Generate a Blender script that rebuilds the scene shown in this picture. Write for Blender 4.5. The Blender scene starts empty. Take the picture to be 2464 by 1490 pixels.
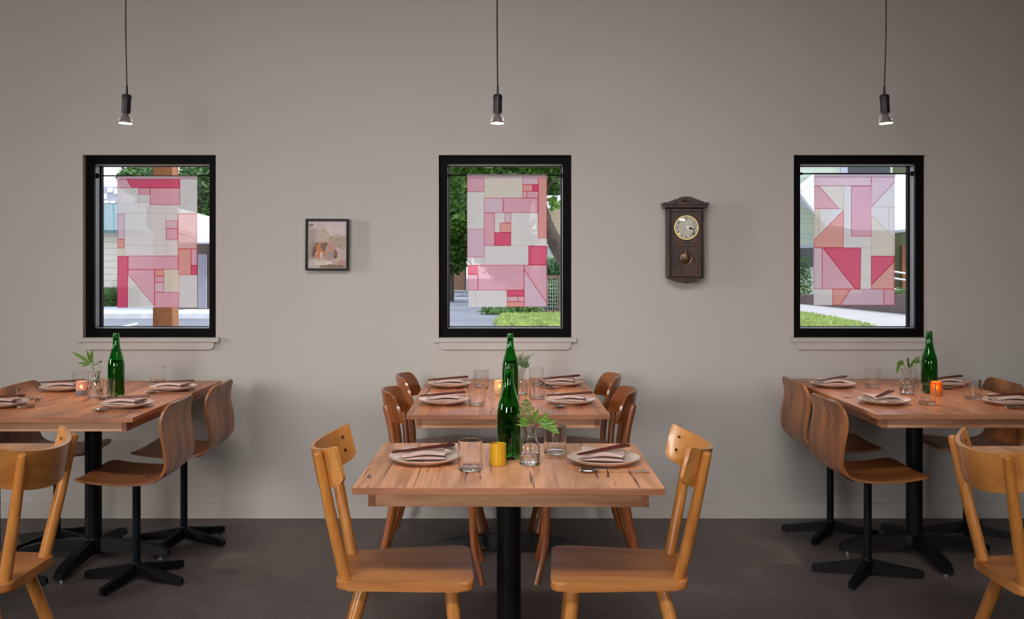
import bpy, bmesh, math, random
from mathutils import Vector, Matrix
random.seed(7)
S = bpy.context.scene
COL = S.collection
PI = math.pi
F, EYE, PX, PY = 2400.0, 1.33, 1205.0, 635.0      # focal length in pixels, eye height, vanishing point
WY = 5.216                                        # room face of the back wall
TH = 0.73                                         # table height

# ------------------------------------------------------------------ camera
cd = bpy.data.cameras.new('camera'); cam = bpy.data.objects.new('camera', cd); COL.objects.link(cam)
cam.location = (0, 0, EYE); cam.rotation_euler = (PI / 2, 0, 0)
cd.sensor_width = 36.0; cd.lens = F / 2464.0 * 36.0
cd.shift_x = (1232 - PX) / 2464.0; cd.shift_y = (PY - 745) / 2464.0
cd.clip_start = 0.05; cd.clip_end = 300
S.camera = cam
S.view_settings.view_transform = 'Standard'; S.view_settings.look = 'None'
S.view_settings.exposure = 0.08; S.view_settings.gamma = 1.0; S.view_settings.use_curve_mapping = False
# ------------------------------------------------------------------ sky and sun
w = bpy.data.worlds.new('sky'); S.world = w; w.use_nodes = True
nt = w.node_tree; bg = nt.nodes['Background']
tc = nt.nodes.new('ShaderNodeTexCoord'); sx = nt.nodes.new('ShaderNodeSeparateXYZ'); cr = nt.nodes.new('ShaderNodeValToRGB')
nt.links.new(tc.outputs['Generated'], sx.inputs[0]); nt.links.new(sx.outputs['Z'], cr.inputs[0]); nt.links.new(cr.outputs[0], bg.inputs[0])
cr.color_ramp.elements[0].position = 0.0; cr.color_ramp.elements[0].color = (1.0, 0.98, 0.96, 1)
cr.color_ramp.elements[1].position = 0.8; cr.color_ramp.elements[1].color = (0.55, 0.68, 0.92, 1)
bg.inputs[1].default_value = 2.0

def lamp(kind, name, loc, target, energy, color=(1, 1, 1), **kw):
    l = bpy.data.lights.new(name, kind); o = bpy.data.objects.new(name, l); COL.objects.link(o)
    o.location = loc; d = Vector(target) - Vector(loc); o.rotation_euler = d.to_track_quat('-Z', 'Y').to_euler()
    l.energy = energy; l.color = color
    for k, v in kw.items(): setattr(l, k, v)
    return o
lamp('SUN', 'sun', (20, 0, 30), (20 - 0.85, 0.18, 30 - 1.05), 2.6, (1, 0.96, 0.9), angle=0.01)
# assumed side lamp, placed to suit the wall shadows, no window there; overhead and front area lamps are added fill
lamp('AREA', 'assumed_side_light', (-8.96, 2.0, 2.15), (-0.2, 5.0, 0.9), 66, (1.0, 0.94, 0.88), shape='RECTANGLE', size=1.0, size_y=1.3, spread=math.radians(75))
lamp('AREA', 'overhead_fill', (-0.3, 0.9, 3.32), (0.0, 3.9, 0.6), 47, (1.0, 0.96, 0.93), shape='RECTANGLE', size=3.6, size_y=0.6, spread=math.radians(84))
lamp('AREA', 'front_fill', (-2.2, -2.96, 1.7), (0.15, 5.0, 0.60), 27, (1.0, 0.965, 0.94), shape='RECTANGLE', size=2.4, size_y=1.2, spread=math.radians(56))
lamp('AREA', 'front_fill', (2.35, -2.96, 1.7), (0.45, 5.0, 0.60), 9, (1.0, 0.965, 0.94), shape='RECTANGLE', size=2.2, size_y=1.2, spread=math.radians(56))
LAMP_W = 30.0

# ------------------------------------------------------------------ helpers
def wx(px, Y): return (px - PX) * Y / F
def wz(py, Y): return EYE - (py - PY) * Y / F
def at_h(px, py, h):
    Y = (EYE - h) * F / (py - PY); return wx(px, Y), Y
def tag(o, label=None, cat=None, group=None, kind=None):
    if label: o['label'] = label
    if cat: o['category'] = cat
    if group: o['group'] = group
    if kind: o['kind'] = kind
    return o
def empty(name, loc=(0, 0, 0), rz=0.0, label=None, cat=None, group=None, kind=None):
    o = bpy.data.objects.new(name, None); COL.objects.link(o); o.empty_display_size = 0.05
    o.location = loc; o.rotation_euler = (0, 0, rz); return tag(o, label, cat, group, kind)
def put(name, bm, mats, parent=None, smooth=35, loc=None):
    bmesh.ops.recalc_face_normals(bm, faces=bm.faces)
    me = bpy.data.meshes.new(name); bm.to_mesh(me); bm.free()
    for m in (mats if isinstance(mats, (list, tuple)) else [mats]): me.materials.append(m)
    if smooth:
        me.polygons.foreach_set('use_smooth', [True] * len(me.polygons)); me.set_sharp_from_angle(angle=math.radians(smooth))
    o = bpy.data.objects.new(name, me); COL.objects.link(o)
    if parent: o.parent = parent
    if loc: o.location = loc
    if smooth:
        wn = o.modifiers.new('weighted_normals', 'WEIGHTED_NORMAL'); wn.keep_sharp = True
    return o
def copy_tree(o, parent=None):
    c = o.copy(); COL.objects.link(c)
    if parent: c.parent = parent
    for ch in o.children: copy_tree(ch, c)
    return c
PROTO = {}
def thing(kind, build, loc, rz=0.0, label=None, cat=None, group=None):
    """first use builds the thing, later uses copy it with its parts"""
    if kind not in PROTO: o = build(); PROTO[kind] = o
    else: o = copy_tree(PROTO[kind])
    o.location = loc; o.rotation_euler = (0, 0, rz)
    for k in ('label', 'category', 'group'):
        if k in o: del o[k]
    return tag(o, label, cat, group)

def B(): return bmesh.new()
def box(bm, c, s, bevel=0.0, rot=None, mi=0, seg=2):
    r = bmesh.ops.create_cube(bm, size=1.0); vs = r['verts']
    bmesh.ops.scale(bm, vec=s, verts=vs)
    fs = set(f for v in vs for f in v.link_faces)
    if bevel:
        es = list({e for v in vs for e in v.link_edges})
        r2 = bmesh.ops.bevel(bm, geom=es, offset=bevel, segments=seg, affect='EDGES', profile=0.6)
        vs = list({v for f in r2['faces'] for v in f.verts} | {v for v in vs if v.is_valid}); fs = set(f for v in vs for f in v.link_faces)
    if rot: bmesh.ops.transform(bm, matrix=rot, verts=vs)
    bmesh.ops.translate(bm, vec=c, verts=vs)
    for f in fs: f.material_index = mi
    return vs
def lathe(bm, prof, seg=32, c=(0, 0, 0), mi=0, mat=None):
    rings = []
    for r, z in prof:
        if r < 1e-6: rings.append([bm.verts.new((c[0], c[1], c[2] + z))])
        else: rings.append([bm.verts.new((c[0] + r * math.cos(2 * PI * i / seg), c[1] + r * math.sin(2 * PI * i / seg), c[2] + z)) for i in range(seg)])
    for a, b in zip(rings, rings[1:]):
        for i in range(seg):
            j = (i + 1) % seg
            if len(a) == 1 and len(b) == 1: break
            if len(a) == 1: f = bm.faces.new((a[0], b[i], b[j]))
            elif len(b) == 1: f = bm.faces.new((a[i], b[0], a[j]))
            else: f = bm.faces.new((a[i], b[i], b[j], a[j]))
            f.material_index = mi
    if mat is not None:
        bmesh.ops.transform(bm, matrix=mat, verts=[v for r in rings for v in r])
def tube(bm, pts, rad, seg=12, mi=0, flat=1.0, dome=False):
    pts = [Vector(p) for p in pts]; n = len(pts)
    if not isinstance(rad, (list, tuple)): rad = [rad] * n
    up = None; rings = []
    if dome:
        d = (pts[-1] - pts[-2]).normalized(); r = rad[-1]
        pts += [pts[-1] + d * r * .35, pts[-1] + d * r * .55]; rad = list(rad) + [r * .8, r * .35]
        d = (pts[0] - pts[1]).normalized(); r = rad[0]
        pts = [pts[0] + d * r * .5, pts[0] + d * r * .3] + pts; rad = [r * .35, r * .8] + list(rad); n = len(pts)
    for i in range(n):
        t = (pts[min(i + 1, n - 1)] - pts[max(i - 1, 0)]).normalized()
        if up is None:
            up = t.orthogonal().normalized() if abs(t.z) > .9 else Vector((0, 0, 1))
        up = (up - t * up.dot(t)).normalized(); side = t.cross(up)
        rings.append([bm.verts.new(pts[i] + rad[i] * (math.cos(2 * PI * k / seg) * side + flat * math.sin(2 * PI * k / seg) * up)) for k in range(seg)])
    for a, b in zip(rings, rings[1:]):
        for k in range(seg):
            f = bm.faces.new((a[k], a[(k + 1) % seg], b[(k + 1) % seg], b[k])); f.material_index = mi
    for r in (rings[0], rings[-1]):
        f = bm.faces.new(r); f.material_index = mi
def spline(ctrl, n=8):
    P = [Vector(p) for p in ctrl]; P = [2 * P[0] - P[1]] + P + [2 * P[-1] - P[-2]]; out = []
    for i in range(1, len(P) - 2):
        for k in range(n):
            t = k / n; a, b, c, d = P[i - 1], P[i], P[i + 1], P[i + 2]
            out.append(.5 * ((2 * b) + (c - a) * t + (2 * a - 5 * b + 4 * c - d) * t * t + (3 * b - a - 3 * c + d) * t ** 3))
    out.append(P[-2]); return out
def sheet(bm, grid, thick, mi=0):
    """grid[i][j] of points given a thickness (closed, edges rounded a little)"""
    ni, nj = len(grid), len(grid[0]); N = [[None] * nj for _ in range(ni)]
    for i in range(ni):
        for j in range(nj):
            a = Vector(grid[min(i + 1, ni - 1)][j]) - Vector(grid[max(i - 1, 0)][j])
            b = Vector(grid[i][min(j + 1, nj - 1)]) - Vector(grid[i][max(j - 1, 0)])
            n = a.cross(b); N[i][j] = n.normalized() if n.length > 1e-12 else Vector((0, 0, 1))
    top = [[bm.verts.new(Vector(grid[i][j]) + N[i][j] * thick / 2) for j in range(nj)] for i in range(ni)]
    bot = [[bm.verts.new(Vector(grid[i][j]) - N[i][j] * thick / 2) for j in range(nj)] for i in range(ni)]
    fs = []
    for i in range(ni - 1):
        for j in range(nj - 1):
            fs.append(bm.faces.new((top[i][j], top[i + 1][j], top[i + 1][j + 1], top[i][j + 1])))
            fs.append(bm.faces.new((bot[i][j], bot[i][j + 1], bot[i + 1][j + 1], bot[i + 1][j])))
    loop = [(i, 0) for i in range(ni)] + [(ni - 1, j) for j in range(1, nj)] + [(i, nj - 1) for i in range(ni - 2, -1, -1)] + [(0, j) for j in range(nj - 2, 0, -1)]
    for k in range(len(loop)):
        a, b = loop[k], loop[(k + 1) % len(loop)]
        fs.append(bm.faces.new((top[a[0]][a[1]], bot[a[0]][a[1]], bot[b[0]][b[1]], top[b[0]][b[1]])))
    for f in fs: f.material_index = mi
def prism(bm, poly, a, b, axis='z', mi=0, bevel=0.0, mat=None):
    """poly of 2D points extruded from a to b along axis"""
    def P(u, v, t): return {'z': (u, v, t), 'y': (u, t, v), 'x': (t, u, v)}[axis]
    A = [bm.verts.new(P(u, v, a)) for u, v in poly]; Bv = [bm.verts.new(P(u, v, b)) for u, v in poly]
    fs = [bm.faces.new(A), bm.faces.new(Bv[::-1])]; n = len(poly)
    for i in range(n): fs.append(bm.faces.new((A[i], A[(i + 1) % n], Bv[(i + 1) % n], Bv[i])))
    if bevel:
        es = [e for e in set(fs[0].edges) | set(fs[1].edges)]
        r = bmesh.ops.bevel(bm, geom=es, offset=bevel, segments=3, affect='EDGES', profile=.5)
        vs = list({v for f in r['faces'] for v in f.verts})
        fs = [f for f in fs if f.is_valid] + list(r['faces'])
    for f in fs:
        if f.is_valid: f.material_index = mi
    if mat is not None:
        vs = list({v for f in fs if f.is_valid for v in f.verts}); bmesh.ops.transform(bm, matrix=mat, verts=vs)
def rounded(poly, rads, n=6):
    out = []; m = len(poly)
    for i in range(m):
        p = Vector(poly[i]); a = (Vector(poly[i - 1]) - p); b = (Vector(poly[(i + 1) % m]) - p)
        r = rads[i] if isinstance(rads, (list, tuple)) else rads
        p0 = p + a.normalized() * r; p1 = p + b.normalized() * r
        for k in range(n + 1):
            t = k / n; q = (1 - t) ** 2 * p0 + 2 * t * (1 - t) * p + t * t * p1; out.append((q.x, q.y))
    return out

# ------------------------------------------------------------------ materials
def newmat(name):
    m = bpy.data.materials.new(name); m.use_nodes = True; return m, m.node_tree, m.node_tree.nodes['Principled BSDF']
def plain(name, col, rough=.5, metal=0.0, coat=0.0, noise=0.0, nscale=20, bump=0.0, bscale=60, spec=.5, **kw):
    m, nt, p = newmat(name); p.inputs['Base Color'].default_value = (*col, 1); p.inputs['Roughness'].default_value = rough
    p.inputs['Metallic'].default_value = metal; p.inputs['Coat Weight'].default_value = coat; p.inputs['Specular IOR Level'].default_value = spec
    if noise or bump:
        t = nt.nodes.new('ShaderNodeTexCoord')
    if noise:
        n = nt.nodes.new('ShaderNodeTexNoise'); n.inputs['Scale'].default_value = nscale; n.inputs['Detail'].default_value = 6
        r = nt.nodes.new('ShaderNodeValToRGB'); e = r.color_ramp.elements
        e[0].position = .3; e[0].color = (*[c * (1 - noise) for c in col], 1); e[1].position = .7; e[1].color = (*[min(1, c * (1 + noise)) for c in col], 1)
        nt.links.new(t.outputs['Object'], n.inputs['Vector']); nt.links.new(n.outputs['Fac'], r.inputs[0]); nt.links.new(r.outputs[0], p.inputs['Base Color'])
    if bump:
        n = nt.nodes.new('ShaderNodeTexNoise'); n.inputs['Scale'].default_value = bscale; n.inputs['Detail'].default_value = 4
        b = nt.nodes.new('ShaderNodeBump'); b.inputs['Strength'].default_value = bump; b.inputs['Distance'].default_value = .01
        nt.links.new(t.outputs['Object'], n.inputs['Vector']); nt.links.new(n.outputs['Fac'], b.inputs['Height']); nt.links.new(b.outputs[0], p.inputs['Normal'])
    for k, v in kw.items(): p.inputs[k].default_value = v
    return m
def wood(name, dark, light, axis='Y', scale=1.0, rough=.4, coat=.0, plank=0.0, crack=None, contrast=1.0):
    m, nt, p = newmat(name); L = nt.links.new; N = nt.nodes.new
    t = N('ShaderNodeTexCoord'); oi = N('ShaderNodeObjectInfo'); add = N('ShaderNodeVectorMath'); add.operation = 'ADD'
    cx = N('ShaderNodeVectorMath'); cx.operation = 'SCALE'; cx.inputs[0].default_value = (3.1, 2.3, 1.7)
    L(oi.outputs['Random'], cx.inputs['Scale']); L(t.outputs['Object'], add.inputs[0]); L(cx.outputs[0], add.inputs[1])
    src = add.outputs[0]; rnd = None
    if plank:
        s = N('ShaderNodeSeparateXYZ'); L(t.outputs['Object'], s.inputs[0]); d = N('ShaderNodeMath'); d.operation = 'DIVIDE'; d.inputs[1].default_value = plank
        L(s.outputs['X' if axis == 'Y' else 'Y'], d.inputs[0]); fl = N('ShaderNodeMath'); fl.operation = 'FLOOR'; L(d.outputs[0], fl.inputs[0])
        ad = N('ShaderNodeMath'); ad.operation = 'ADD'; L(fl.outputs[0], ad.inputs[0]); L(oi.outputs['Random'], ad.inputs[1])
        wn = N('ShaderNodeTexWhiteNoise'); wn.noise_dimensions = '1D'; L(ad.outputs[0], wn.inputs['W']); rnd = wn.outputs['Value']
        sc = N('ShaderNodeVectorMath'); sc.operation = 'SCALE'; L(wn.outputs['Color'], sc.inputs[0]); sc.inputs['Scale'].default_value = 5.0
        a2 = N('ShaderNodeVectorMath'); a2.operation = 'ADD'; L(src, a2.inputs[0]); L(sc.outputs[0], a2.inputs[1]); src = a2.outputs[0]
    def mapped(k):
        mp = N('ShaderNodeMapping'); sv = {'X': (k, 1, 1), 'Y': (1, k, 1), 'Z': (1, 1, k)}[axis]; mp.inputs['Scale'].default_value = sv; L(src, mp.inputs[0]); return mp.outputs[0]
    n1 = N('ShaderNodeTexNoise'); n1.inputs['Scale'].default_value = 9 * scale; n1.inputs['Detail'].default_value = 7; n1.inputs['Distortion'].default_value = 1.2; L(mapped(.16), n1.inputs['Vector'])
    n2 = N('ShaderNodeTexNoise'); n2.inputs['Scale'].default_value = 130 * scale; n2.inputs['Detail'].default_value = 3; L(mapped(.03), n2.inputs['Vector'])
    mu = N('ShaderNodeMath'); mu.operation = 'MULTIPLY'; mu.inputs[1].default_value = 5.0; L(n1.outputs['Fac'], mu.inputs[0])
    pp = N('ShaderNodeMath'); pp.operation = 'PINGPONG'; pp.inputs[1].default_value = 1.0; L(mu.outputs[0], pp.inputs[0])
    mx = N('ShaderNodeMix'); mx.data_type = 'FLOAT'; mx.inputs[0].default_value = .5; L(pp.outputs[0], mx.inputs[2]); L(n2.outputs['Fac'], mx.inputs[3])
    r = N('ShaderNodeValToRGB'); e = r.color_ramp.elements; lo = .5 - .32 / contrast; hi = .5 + .22 / contrast
    e[0].position = max(0, lo); e[0].color = (*dark, 1); e[1].position = hi; e[1].color = (*light, 1); L(mx.outputs[0], r.inputs[0]); out = r.outputs[0]
    if rnd:
        h = N('ShaderNodeHueSaturation'); mr = N('ShaderNodeMapRange'); mr.inputs[3].default_value = .80; mr.inputs[4].default_value = 1.14; L(rnd, mr.inputs[0]); L(mr.outputs[0], h.inputs['Value']); L(out, h.inputs['Color']); out = h.outputs[0]
    if crack:
        n3 = N('ShaderNodeTexNoise'); n3.inputs['Scale'].default_value = 62 * scale; n3.inputs['Detail'].default_value = 5; n3.inputs['Distortion'].default_value = .5; L(mapped(.045), n3.inputs['Vector'])
        r3 = N('ShaderNodeValToRGB'); e = r3.color_ramp.elements; e[0].position = crack; e[0].color = (0, 0, 0, 1); e[1].position = crack + .03; e[1].color = (1, 1, 1, 1); L(n3.outputs['Fac'], r3.inputs[0])
        m3 = N('ShaderNodeMix'); m3.data_type = 'RGBA'; L(r3.outputs[0], m3.inputs[0]); L(out, m3.inputs[6]); m3.inputs[7].default_value = (dark[0] * .32, dark[1] * .25, dark[2] * .25, 1); out = m3.outputs[2]
    L(out, p.inputs['Base Color']); p.inputs['Roughness'].default_value = rough; p.inputs['Coat Weight'].default_value = coat; p.inputs['Coat Roughness'].default_value = .18
    b = N('ShaderNodeBump'); b.inputs['Strength'].default_value = .06; b.inputs['Distance'].default_value = .002; L(n2.outputs['Fac'], b.inputs['Height']); L(b.outputs[0], p.inputs['Normal'])
    return m
def glassmat(name, col=(1, 1, 1), rough=0.0, ior=1.45):
    m, nt, p = newmat(name); p.inputs['Base Color'].default_value = (*col, 1); p.inputs['Roughness'].default_value = rough
    p.inputs['IOR'].default_value = ior; p.inputs['Transmission Weight'].default_value = 1.0; return m
def panemat(name):
    m = bpy.data.materials.new(name); m.use_nodes = True; nt = m.node_tree; nt.nodes.clear(); N = nt.nodes.new; L = nt.links.new
    o = N('ShaderNodeOutputMaterial'); a = N('ShaderNodeBsdfTransparent'); a.inputs[0].default_value = (.97, .98, .98, 1); g = N('ShaderNodeBsdfGlossy'); g.inputs['Roughness'].default_value = .02
    f = N('ShaderNodeFresnel'); f.inputs[0].default_value = 1.4; x = N('ShaderNodeMixShader'); L(f.outputs[0], x.inputs[0]); L(a.outputs[0], x.inputs[1]); L(g.outputs[0], x.inputs[2]); L(x.outputs[0], o.inputs[0]); return m
def cloth(name, col, clear=.22, lines=0.0):
    m = bpy.data.materials.new(name); m.use_nodes = True; nt = m.node_tree; nt.nodes.clear(); N = nt.nodes.new; L = nt.links.new
    o = N('ShaderNodeOutputMaterial'); d = N('ShaderNodeBsdfDiffuse'); t = N('ShaderNodeBsdfTranslucent'); a = N('ShaderNodeBsdfTransparent')
    tcn = N('ShaderNodeTexCoord'); mp = N('ShaderNodeMapping'); mp.inputs['Scale'].default_value = (6, 6, 260); n = N('ShaderNodeTexNoise'); n.inputs['Scale'].default_value = 1.0
    L(tcn.outputs['Object'], mp.inputs[0]); L(mp.outputs[0], n.inputs['Vector']); r = N('ShaderNodeValToRGB'); e = r.color_ramp.elements
    e[0].position = .3; e[0].color = (*[c * .92 for c in col], 1); e[1].position = .7; e[1].color = (*col, 1); L(n.outputs['Fac'], r.inputs[0])
    for q in (d, t): L(r.outputs[0], q.inputs[0])
    x1 = N('ShaderNodeMixShader'); x1.inputs[0].default_value = .64; L(d.outputs[0], x1.inputs[1]); L(t.outputs[0], x1.inputs[2])
    a.inputs[0].default_value = (*[.35 + .65 * c for c in col], 1)
    x2 = N('ShaderNodeMixShader'); x2.inputs[0].default_value = clear; L(x1.outputs[0], x2.inputs[1]); L(a.outputs[0], x2.inputs[2]); L(x2.outputs[0], o.inputs[0]); return m
def emit(name, col, s):
    m = bpy.data.materials.new(name); m.use_nodes = True; nt = m.node_tree; nt.nodes.clear(); e = nt.nodes.new('ShaderNodeEmission'); o = nt.nodes.new('ShaderNodeOutputMaterial')
    e.inputs[0].default_value = (*col, 1); e.inputs[1].default_value = s; nt.links.new(e.outputs[0], o.inputs[0]); return m
def striped(name, col, line, period, axis='Z', width=.08, rough=.6, vert=None):
    """boards or blocks: thin darker lines at a period along an axis, optionally verticals too"""
    m, nt, p = newmat(name); N = nt.nodes.new; L = nt.links.new; t = N('ShaderNodeTexCoord'); s = N('ShaderNodeSeparateXYZ'); L(t.outputs['Object'], s.inputs[0])
    def lines(ax, per, wd):
        d = N('ShaderNodeMath'); d.operation = 'DIVIDE'; d.inputs[1].default_value = per; L(s.outputs[ax], d.inputs[0]); f = N('ShaderNodeMath'); f.operation = 'FRACT'; L(d.outputs[0], f.inputs[0])
        c = N('ShaderNodeMath'); c.operation = 'LESS_THAN'; c.inputs[1].default_value = wd; L(f.outputs[0], c.inputs[0]); return c.outputs[0]
    a = lines(axis, period, width)
    if vert:
        b = lines('X', vert, width * .5); mxm = N('ShaderNodeMath'); mxm.operation = 'MAXIMUM'; L(a, mxm.inputs[0]); L(b, mxm.inputs[1]); a = mxm.outputs[0]
    x = N('ShaderNodeMix'); x.data_type = 'RGBA'; L(a, x.inputs[0]); x.inputs[6].default_value = (*col, 1); x.inputs[7].default_value = (*line, 1); L(x.outputs[2], p.inputs['Base Color']); p.inputs['Roughness'].default_value = rough; return m

M = {}
M['wall'] = plain('wall_paint', (.53, .50, .472), .75, noise=.02, nscale=1.6, bump=.05, bscale=90, spec=.25)
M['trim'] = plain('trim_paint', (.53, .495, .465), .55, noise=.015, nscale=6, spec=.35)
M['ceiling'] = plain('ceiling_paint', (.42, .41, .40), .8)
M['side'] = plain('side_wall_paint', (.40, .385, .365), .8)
M['frame'] = plain('window_frame_paint', (.004, .003, .003), .5, noise=.2, nscale=8, spec=.06)
M['liner'] = plain('window_liner_metal', (.16, .16, .17), .35, metal=.6)
M['sill_reflection'] = plain('sill_reflection_paint', (.35, .35, .40), .4, metal=.3)
M['pane'] = panemat('window_glass')
M['black'] = plain('black_steel', (.004, .004, .0055), .42, noise=.2, nscale=30, spec=.2)
M['rubber'] = plain('black_bakelite', (.012, .010, .011), .45)
M['steel'] = plain('polished_steel', (.72, .70, .68), .14, metal=1.0)
M['chrome'] = plain('chrome', (.8, .8, .82), .12, metal=1.0)
M['brass'] = plain('aged_brass', (.62, .42, .16), .25, metal=1.0)
M['screw'] = plain('dark_screw', (.05, .035, .03), .4, metal=.5)
M['top_front'] = wood('front_tabletop_wood', (.46, .19, .08), (.80, .40, .205), 'Y', 1.0, .42, .12, plank=.137, crack=.625)
M['top_mid'] = wood('tabletop_wood', (.35, .11, .036), (.64, .25, .10), 'Y', 1.0, .38, .12, plank=.12, crack=.66)
M['end'] = wood('end_grain', (.24, .085, .038), (.40, .165, .080), 'X', 1.6, .55, plank=0)
M['apron'] = wood('apron_wood', (.34, .14, .065), (.62, .32, .175), 'X', .9, .5, contrast=1.2)
M['apron_y'] = wood('apron_side_wood', (.34, .14, .065), (.56, .27, .14), 'Y', .9, .5)
M['beech'] = wood('amber_beech', (.34, .11, .022), (.52, .205, .05), 'X', .7, .5, .05)
M['beech_z'] = wood('amber_beech_upright', (.38, .13, .022), (.58, .235, .05), 'Z', .9, .34, .35)
M['beech_y'] = wood('amber_beech_back', (.44, .165, .035), (.62, .27, .07), 'Y', .7, .34, .35)
M['bent'] = wood('brown_bentwood', (.14, .036, .009), (.28, .082, .020), 'Z', .9, .30, .45)
M['bent_y'] = wood('brown_bent_back', (.17, .044, .010), (.33, .10, .024), 'Y', .7, .28, .5)
M['ply'] = wood('veneer_shell', (.20, .060, .014), (.44, .155, .042), 'Z', .8, .38, .12, contrast=1.3)
M['ply_x'] = wood('veneer_seat', (.18, .055, .014), (.33, .115, .034), 'X', .8, .40, .12)
M['clockwood'] = wood('dark_clock_wood', (.008, .002, .001), (.062, .017, .006), 'Z', 2.2, .42, .0, contrast=1.25)
M['glass'] = glassmat('clear_glass', (1, 1, 1), 0, 1.45)
M['green_glass'] = glassmat('green_bottle_glass', (.10, .46, .12), 0, 1.45)
M['wine'] = glassmat('bottle_drink', (.50, .52, .20), 0, 1.34)
M['water'] = glassmat('vase_water', (.98, 1, .99), 0, 1.33)
M['plate'] = plain('glazed_stoneware', (.66, .51, .43), .22, noise=.10, nscale=25, coat=.2)
M['plate_rim'] = plain('unglazed_underside', (.50, .36, .28), .6, noise=.2, nscale=60)
M['linen'] = plain('pink_linen', (.62, .46, .42), .85, noise=.04, nscale=200, bump=.15, bscale=900)
M['chop'] = wood('rosewood', (.055, .010, .006), (.13, .028, .016), 'X', 3, .3, .3)
M['leaf'] = plain('leaf', (.055, .15, .015), .4, noise=.35, nscale=60)
M['leaf'].node_tree.nodes['Principled BSDF'].inputs['Subsurface Weight'].default_value = 0.0
M['leaf_light'] = plain('pale_leaf', (.095, .21, .02), .4, noise=.3, nscale=60)
M['stem'] = plain('stem', (.09, .14, .03), .5)
M['wax'] = plain('candle_wax', (.85, .74, .55), .5, **{'Subsurface Weight': .3})

# ------------------------------------------------------------------ room shell
def slab(name, x0, x1, y0, y1, z0, z1, mat, kind='structure', **kw):
    bm = B(); box(bm, ((x0 + x1) / 2, (y0 + y1) / 2, (z0 + z1) / 2), (x1 - x0, y1 - y0, z1 - z0)); o = put(name, bm, mat, smooth=0); return tag(o, kind=kind, **kw)
XL, XR, YB, ZC = -9.0, 4.9, -3.0, 3.35
mf, nt, p = newmat('polished_concrete')
N = nt.nodes.new; L = nt.links.new
t = N('ShaderNodeTexCoord'); n1 = N('ShaderNodeTexNoise'); n1.inputs['Scale'].default_value = 1.7; n1.inputs['Detail'].default_value = 9; n1.inputs['Roughness'].default_value = .62; n1.inputs['Distortion'].default_value = .8
n2 = N('ShaderNodeTexNoise'); n2.inputs['Scale'].default_value = 17; n2.inputs['Detail'].default_value = 8; n2.inputs['Roughness'].default_value = .7
mx = N('ShaderNodeMix'); mx.data_type = 'FLOAT'; mx.inputs[0].default_value = .38; L(t.outputs['Object'], n1.inputs['Vector']); L(t.outputs['Object'], n2.inputs['Vector']); L(n1.outputs['Fac'], mx.inputs[2]); L(n2.outputs['Fac'], mx.inputs[3])
r = N('ShaderNodeValToRGB'); e = r.color_ramp.elements; e[0].position = .34; e[0].color = (.052, .040, .038, 1); e[1].position = .64; e[1].color = (.135, .108, .102, 1); L(mx.outputs[0], r.inputs[0]); L(r.outputs[0], p.inputs['Base Color'])
rr = N('ShaderNodeMapRange'); rr.inputs[3].default_value = .38; rr.inputs[4].default_value = .6; L(n1.outputs['Fac'], rr.inputs[0]); L(rr.outputs[0], p.inputs['Roughness'])
b = N('ShaderNodeBump'); b.inputs['Strength'].default_value = .08; b.inputs['Distance'].default_value = .004; L(n2.outputs['Fac'], b.inputs['Height']); L(b.outputs[0], p.inputs['Normal'])
M['concrete'] = mf
slab('floor', XL, XR, YB, WY + .2, -.12, 0, M['concrete'])
slab('ceiling', XL, XR, YB, WY + .2, ZC, ZC + .15, M['ceiling'])
slab('wall_left', XL - .15, XL, YB, WY + .2, 0, ZC, M['side'])
slab('wall_right', XR, XR + .15, YB, WY + .2, 0, ZC, M['side'])
slab('wall_front', XL, XR, YB - .15, YB, 0, ZC, M['side'])
WIN = [(-1.838, 1.900), (.023, 1.902), (1.880, 1.904)]; WW, WB, WT = .695, .945, 1.90
bm = B(); xs = [XL]
for c, _ in WIN: xs += [c - WW / 2, c + WW / 2]
xs.append(XR)
for i in range(0, len(xs), 2): box(bm, ((xs[i] + xs[i + 1]) / 2, WY + .1, ZC / 2), (xs[i + 1] - xs[i], .2, ZC))
for c, _ in WIN:
    box(bm, (c, WY + .1, WB / 2), (WW, .2, WB)); box(bm, (c, WY + .1, (WT + ZC) / 2), (WW, .2, ZC - WT))
bmesh.ops.remove_doubles(bm, verts=bm.verts, dist=1e-5)
# drop the inner faces where the blocks of the wall touch
seen = {}
for f in bm.faces: seen.setdefault(tuple(round(c, 4) for c in f.calc_center_median()) + (round(f.calc_area(), 3),), []).append(f)
bmesh.ops.delete(bm, geom=[f for v in seen.values() if len(v) > 1 for f in v], context='FACES_ONLY')
tag(put('wall_back', bm, M['wall'], smooth=0), kind='structure')
bm = B(); box(bm, ((XL + XR) / 2, WY - .006, .04), (XR - XL, .012, .08), .002); tag(put('baseboard_back', bm, M['wall'], smooth=0), kind='structure')

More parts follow.
